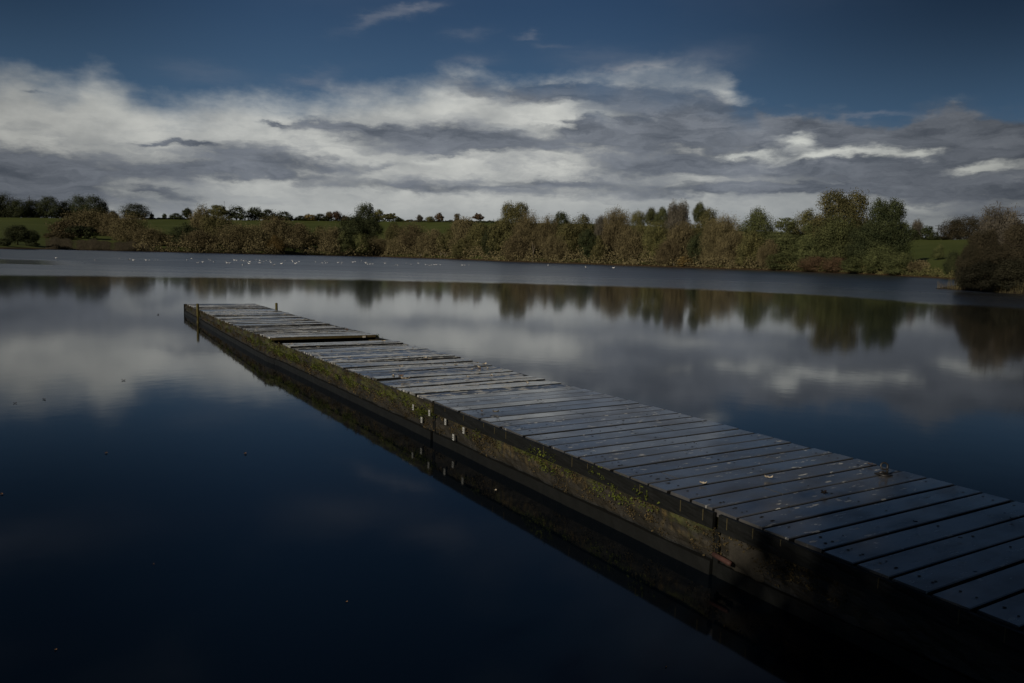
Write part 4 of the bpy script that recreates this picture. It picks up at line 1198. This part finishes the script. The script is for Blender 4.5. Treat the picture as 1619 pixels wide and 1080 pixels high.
zones = [(240, 'small white gull below the tiny hedgerow trees at the left end of the flock'), (265, 'small white gull in the tight group of three below the bare left skyline'),
         (325, 'small white gull below the pointed brown willow'), (345, 'small white gull below the thin skyline pole'), (400, 'white gull in the dense patch below the dark rounded skyline tree'),
         (440, 'small white gull in the dense patch below the three stepped trees'), (480, 'small white gull below the low hedge bush in the middle of the flock'),
         (550, 'small white gull left of the tallest evergreen on the ruffled water'), (600, 'small white gull directly below the tallest evergreen'), (665, 'small white gull below the round olive tree and the thin hedge'),
         (710, 'small white gull in the short line below the reddish hedge tree'), (760, 'small white gull in the last group on the right end of the flock')]
for px, py in birds:
    gull(px, py, special.get(px, next(l for q, l in zones if px < q) + (', nearer one' if py > 413.6 else '')), rb.uniform(.6, 1.0))
gull(866.7, 418.5, 'first of three widely spaced gulls right of the flock, below the big central trees', 1.5)
gull(926.5, 421.7, 'middle of three widely spaced gulls right of the flock', 1.5)
gull(970, 422.7, 'last and rightmost of the three widely spaced gulls', 1.5)

# ------------------------------------------------------------------ fallen leaves
def leaf_mesh(seed, L=.05):
    rnd = random.Random(seed)
    V = []; n_ = 6
    up_ = []
    for i in range(n_ + 1):
        t_ = i / n_; x = (t_ - .5) * L; wd = math.sin(math.pi * min(1, t_ * .94 + .03)) ** .8 * L * .33 * (1 + .3 * math.sin(i * 2.4 + seed))
        z = .004 + .012 * (t_ - .5) ** 2 * 4 * rnd.uniform(.4, 1)
        V += [(x, -wd, z + .008 * rnd.random()), (x, 0, z * .6), (x, wd, z + .008 * rnd.random())]
    Fc = []
    for i in range(n_):
        for k in range(2): Fc.append((i * 3 + k, i * 3 + k + 1, (i + 1) * 3 + k + 1, (i + 1) * 3 + k))
    return mesh_np('fallen_leaf', V, Fc, True)
LM = [simple('pale_dead_leaf', (.40, .35, .27), .7, .3, .3, 30.0), simple('brown_dead_leaf', (.16, .09, .045), .7, .3, .3, 30.0), simple('dark_dead_leaf', (.02, .015, .012), .6, .4, .3, 30.0)]
lmesh = []
for i in range(9):
    me = leaf_mesh(i); me.materials.append(LM[i % 3]); lmesh.append(me)
rl = random.Random(21)
def leaf_at(p, mi, sc, label, group):
    o = bpy.data.objects.new('fallen_leaf', lmesh[mi]); COL.objects.link(o)
    o.location = p; o.rotation_euler = (rl.uniform(-.1, .1), rl.uniform(-.1, .1), rl.uniform(0, 6.28)); o.scale = (sc, sc, sc)
    tag(o, label, 'leaf', group)
def deck_leaf(s, wv, mi, sc, label):
    leaf_at(J(s, wv, deck_z(s) + .012), mi, sc, label, 'leaves lying on the jetty')
named = [((785, 577), 0, 1.6, 'curled pale leaf near the right edge of the middle deck'), ((622, 596), 0, 1.3, 'pale square looking leaf on the left of the middle deck'), ((641, 602), 0, 2.2, 'long pale leaf just in front of the square looking one'),
         ((757, 583), 0, 1.4, 'pale leaf left of the curled one on the middle deck'), ((771, 584), 0, 1.0, 'small pale leaf between the curled one and the deck edge'), ((757, 589), 0, 1.1, 'pale leaf lying in front of the others near the curled one'),
         ((740, 598), 0, 1.2, 'pale leaf in the middle of the deck before the dark planks'), ((834, 608), 0, 1.1, 'pale leaf on the dark planks at the join of the sections'), ((784, 654), 0, 1.4, 'pale leaf at the left of the near deck beside a streak of white'),
         ((762, 653), 1, 1.0, 'small brown leaf at the left margin of the near deck'), ((1112, 768), 0, 1.0, 'pale scrap on a plank of the near deck left of centre'), ((1215, 759), 0, 1.2, 'pale twisted leaf in the middle of the near deck'),
         ((1376, 737), 1, .8, 'brown leaf close to the iron mooring ring'), ((1303, 784), 2, 1.4, 'dark curled leaf in the middle of the nearest planks')]
for (px, py), mi, sc, lab in named:
    s, wv = deck_hit(px, py); deck_leaf(s, min(wv, 1.94), mi, sc, lab)
for i in range(46):
    s = rl.uniform(6.4, 11.9) if i < 22 else rl.uniform(12.8, 23.5)
    deck_leaf(s, rl.uniform(.08, 1.95), rl.choice((0, 3, 6, 0, 3, 1)), rl.uniform(.7, 1.5),
              'small dead leaf scattered on the weathered middle planks' if i < 22 else 'small dead leaf scattered on the far end planks')
for i in range(40):
    s = rl.uniform(-1.0, 6.2)
    deck_leaf(s, rl.uniform(.06, 1.95), rl.choice((2, 5, 8)), rl.uniform(.25, .6), 'tiny dark leaf scrap stuck to the smoother near planks')
for px, py, mi, sc, lab in ((388, 718, 1, 1.3, 'brown leaf floating on the blue water left of the jetty'), (168, 717, 1, 1.1, 'brown leaf floating below the cloud reflection on the left'), (195, 602, 2, 1.6, 'dark leaf floating in the pale cloud reflection'),
                            (70, 632, 2, 1.4, 'dark scrap floating left of the leaf in the cloud reflection'), (24, 638, 2, 1.2, 'dark scrap floating nearest the left edge'), (3, 782, 1, 1.0, 'brown leaf cut by the left edge of the photo'),
                            (783, 776, 0, .9, 'pale leaf floating in the dark reflection of the jetty'), (447, 603, 2, 2.0, 'dark weed scrap floating beside the jetty waterline'), (250, 498, 2, 2.6, 'dark scrap floating left of the jetty end'),
                            (88, 1028, 1, .5, 'small brown leaf in the dark water at the bottom left'), (548, 952, 1, .45, 'small brown leaf in the dark water below the middle'), (243, 892, 1, .35, 'tiny leaf far down in the dark water'), (1053, 1055, 1, .4, 'small leaf near the bottom of the photo by the jetty reflection')):
    p = on_z(px, py, 0); leaf_at(Vector((p.x, p.y, .001)), mi, sc * .65, lab, 'leaves floating on the lake')
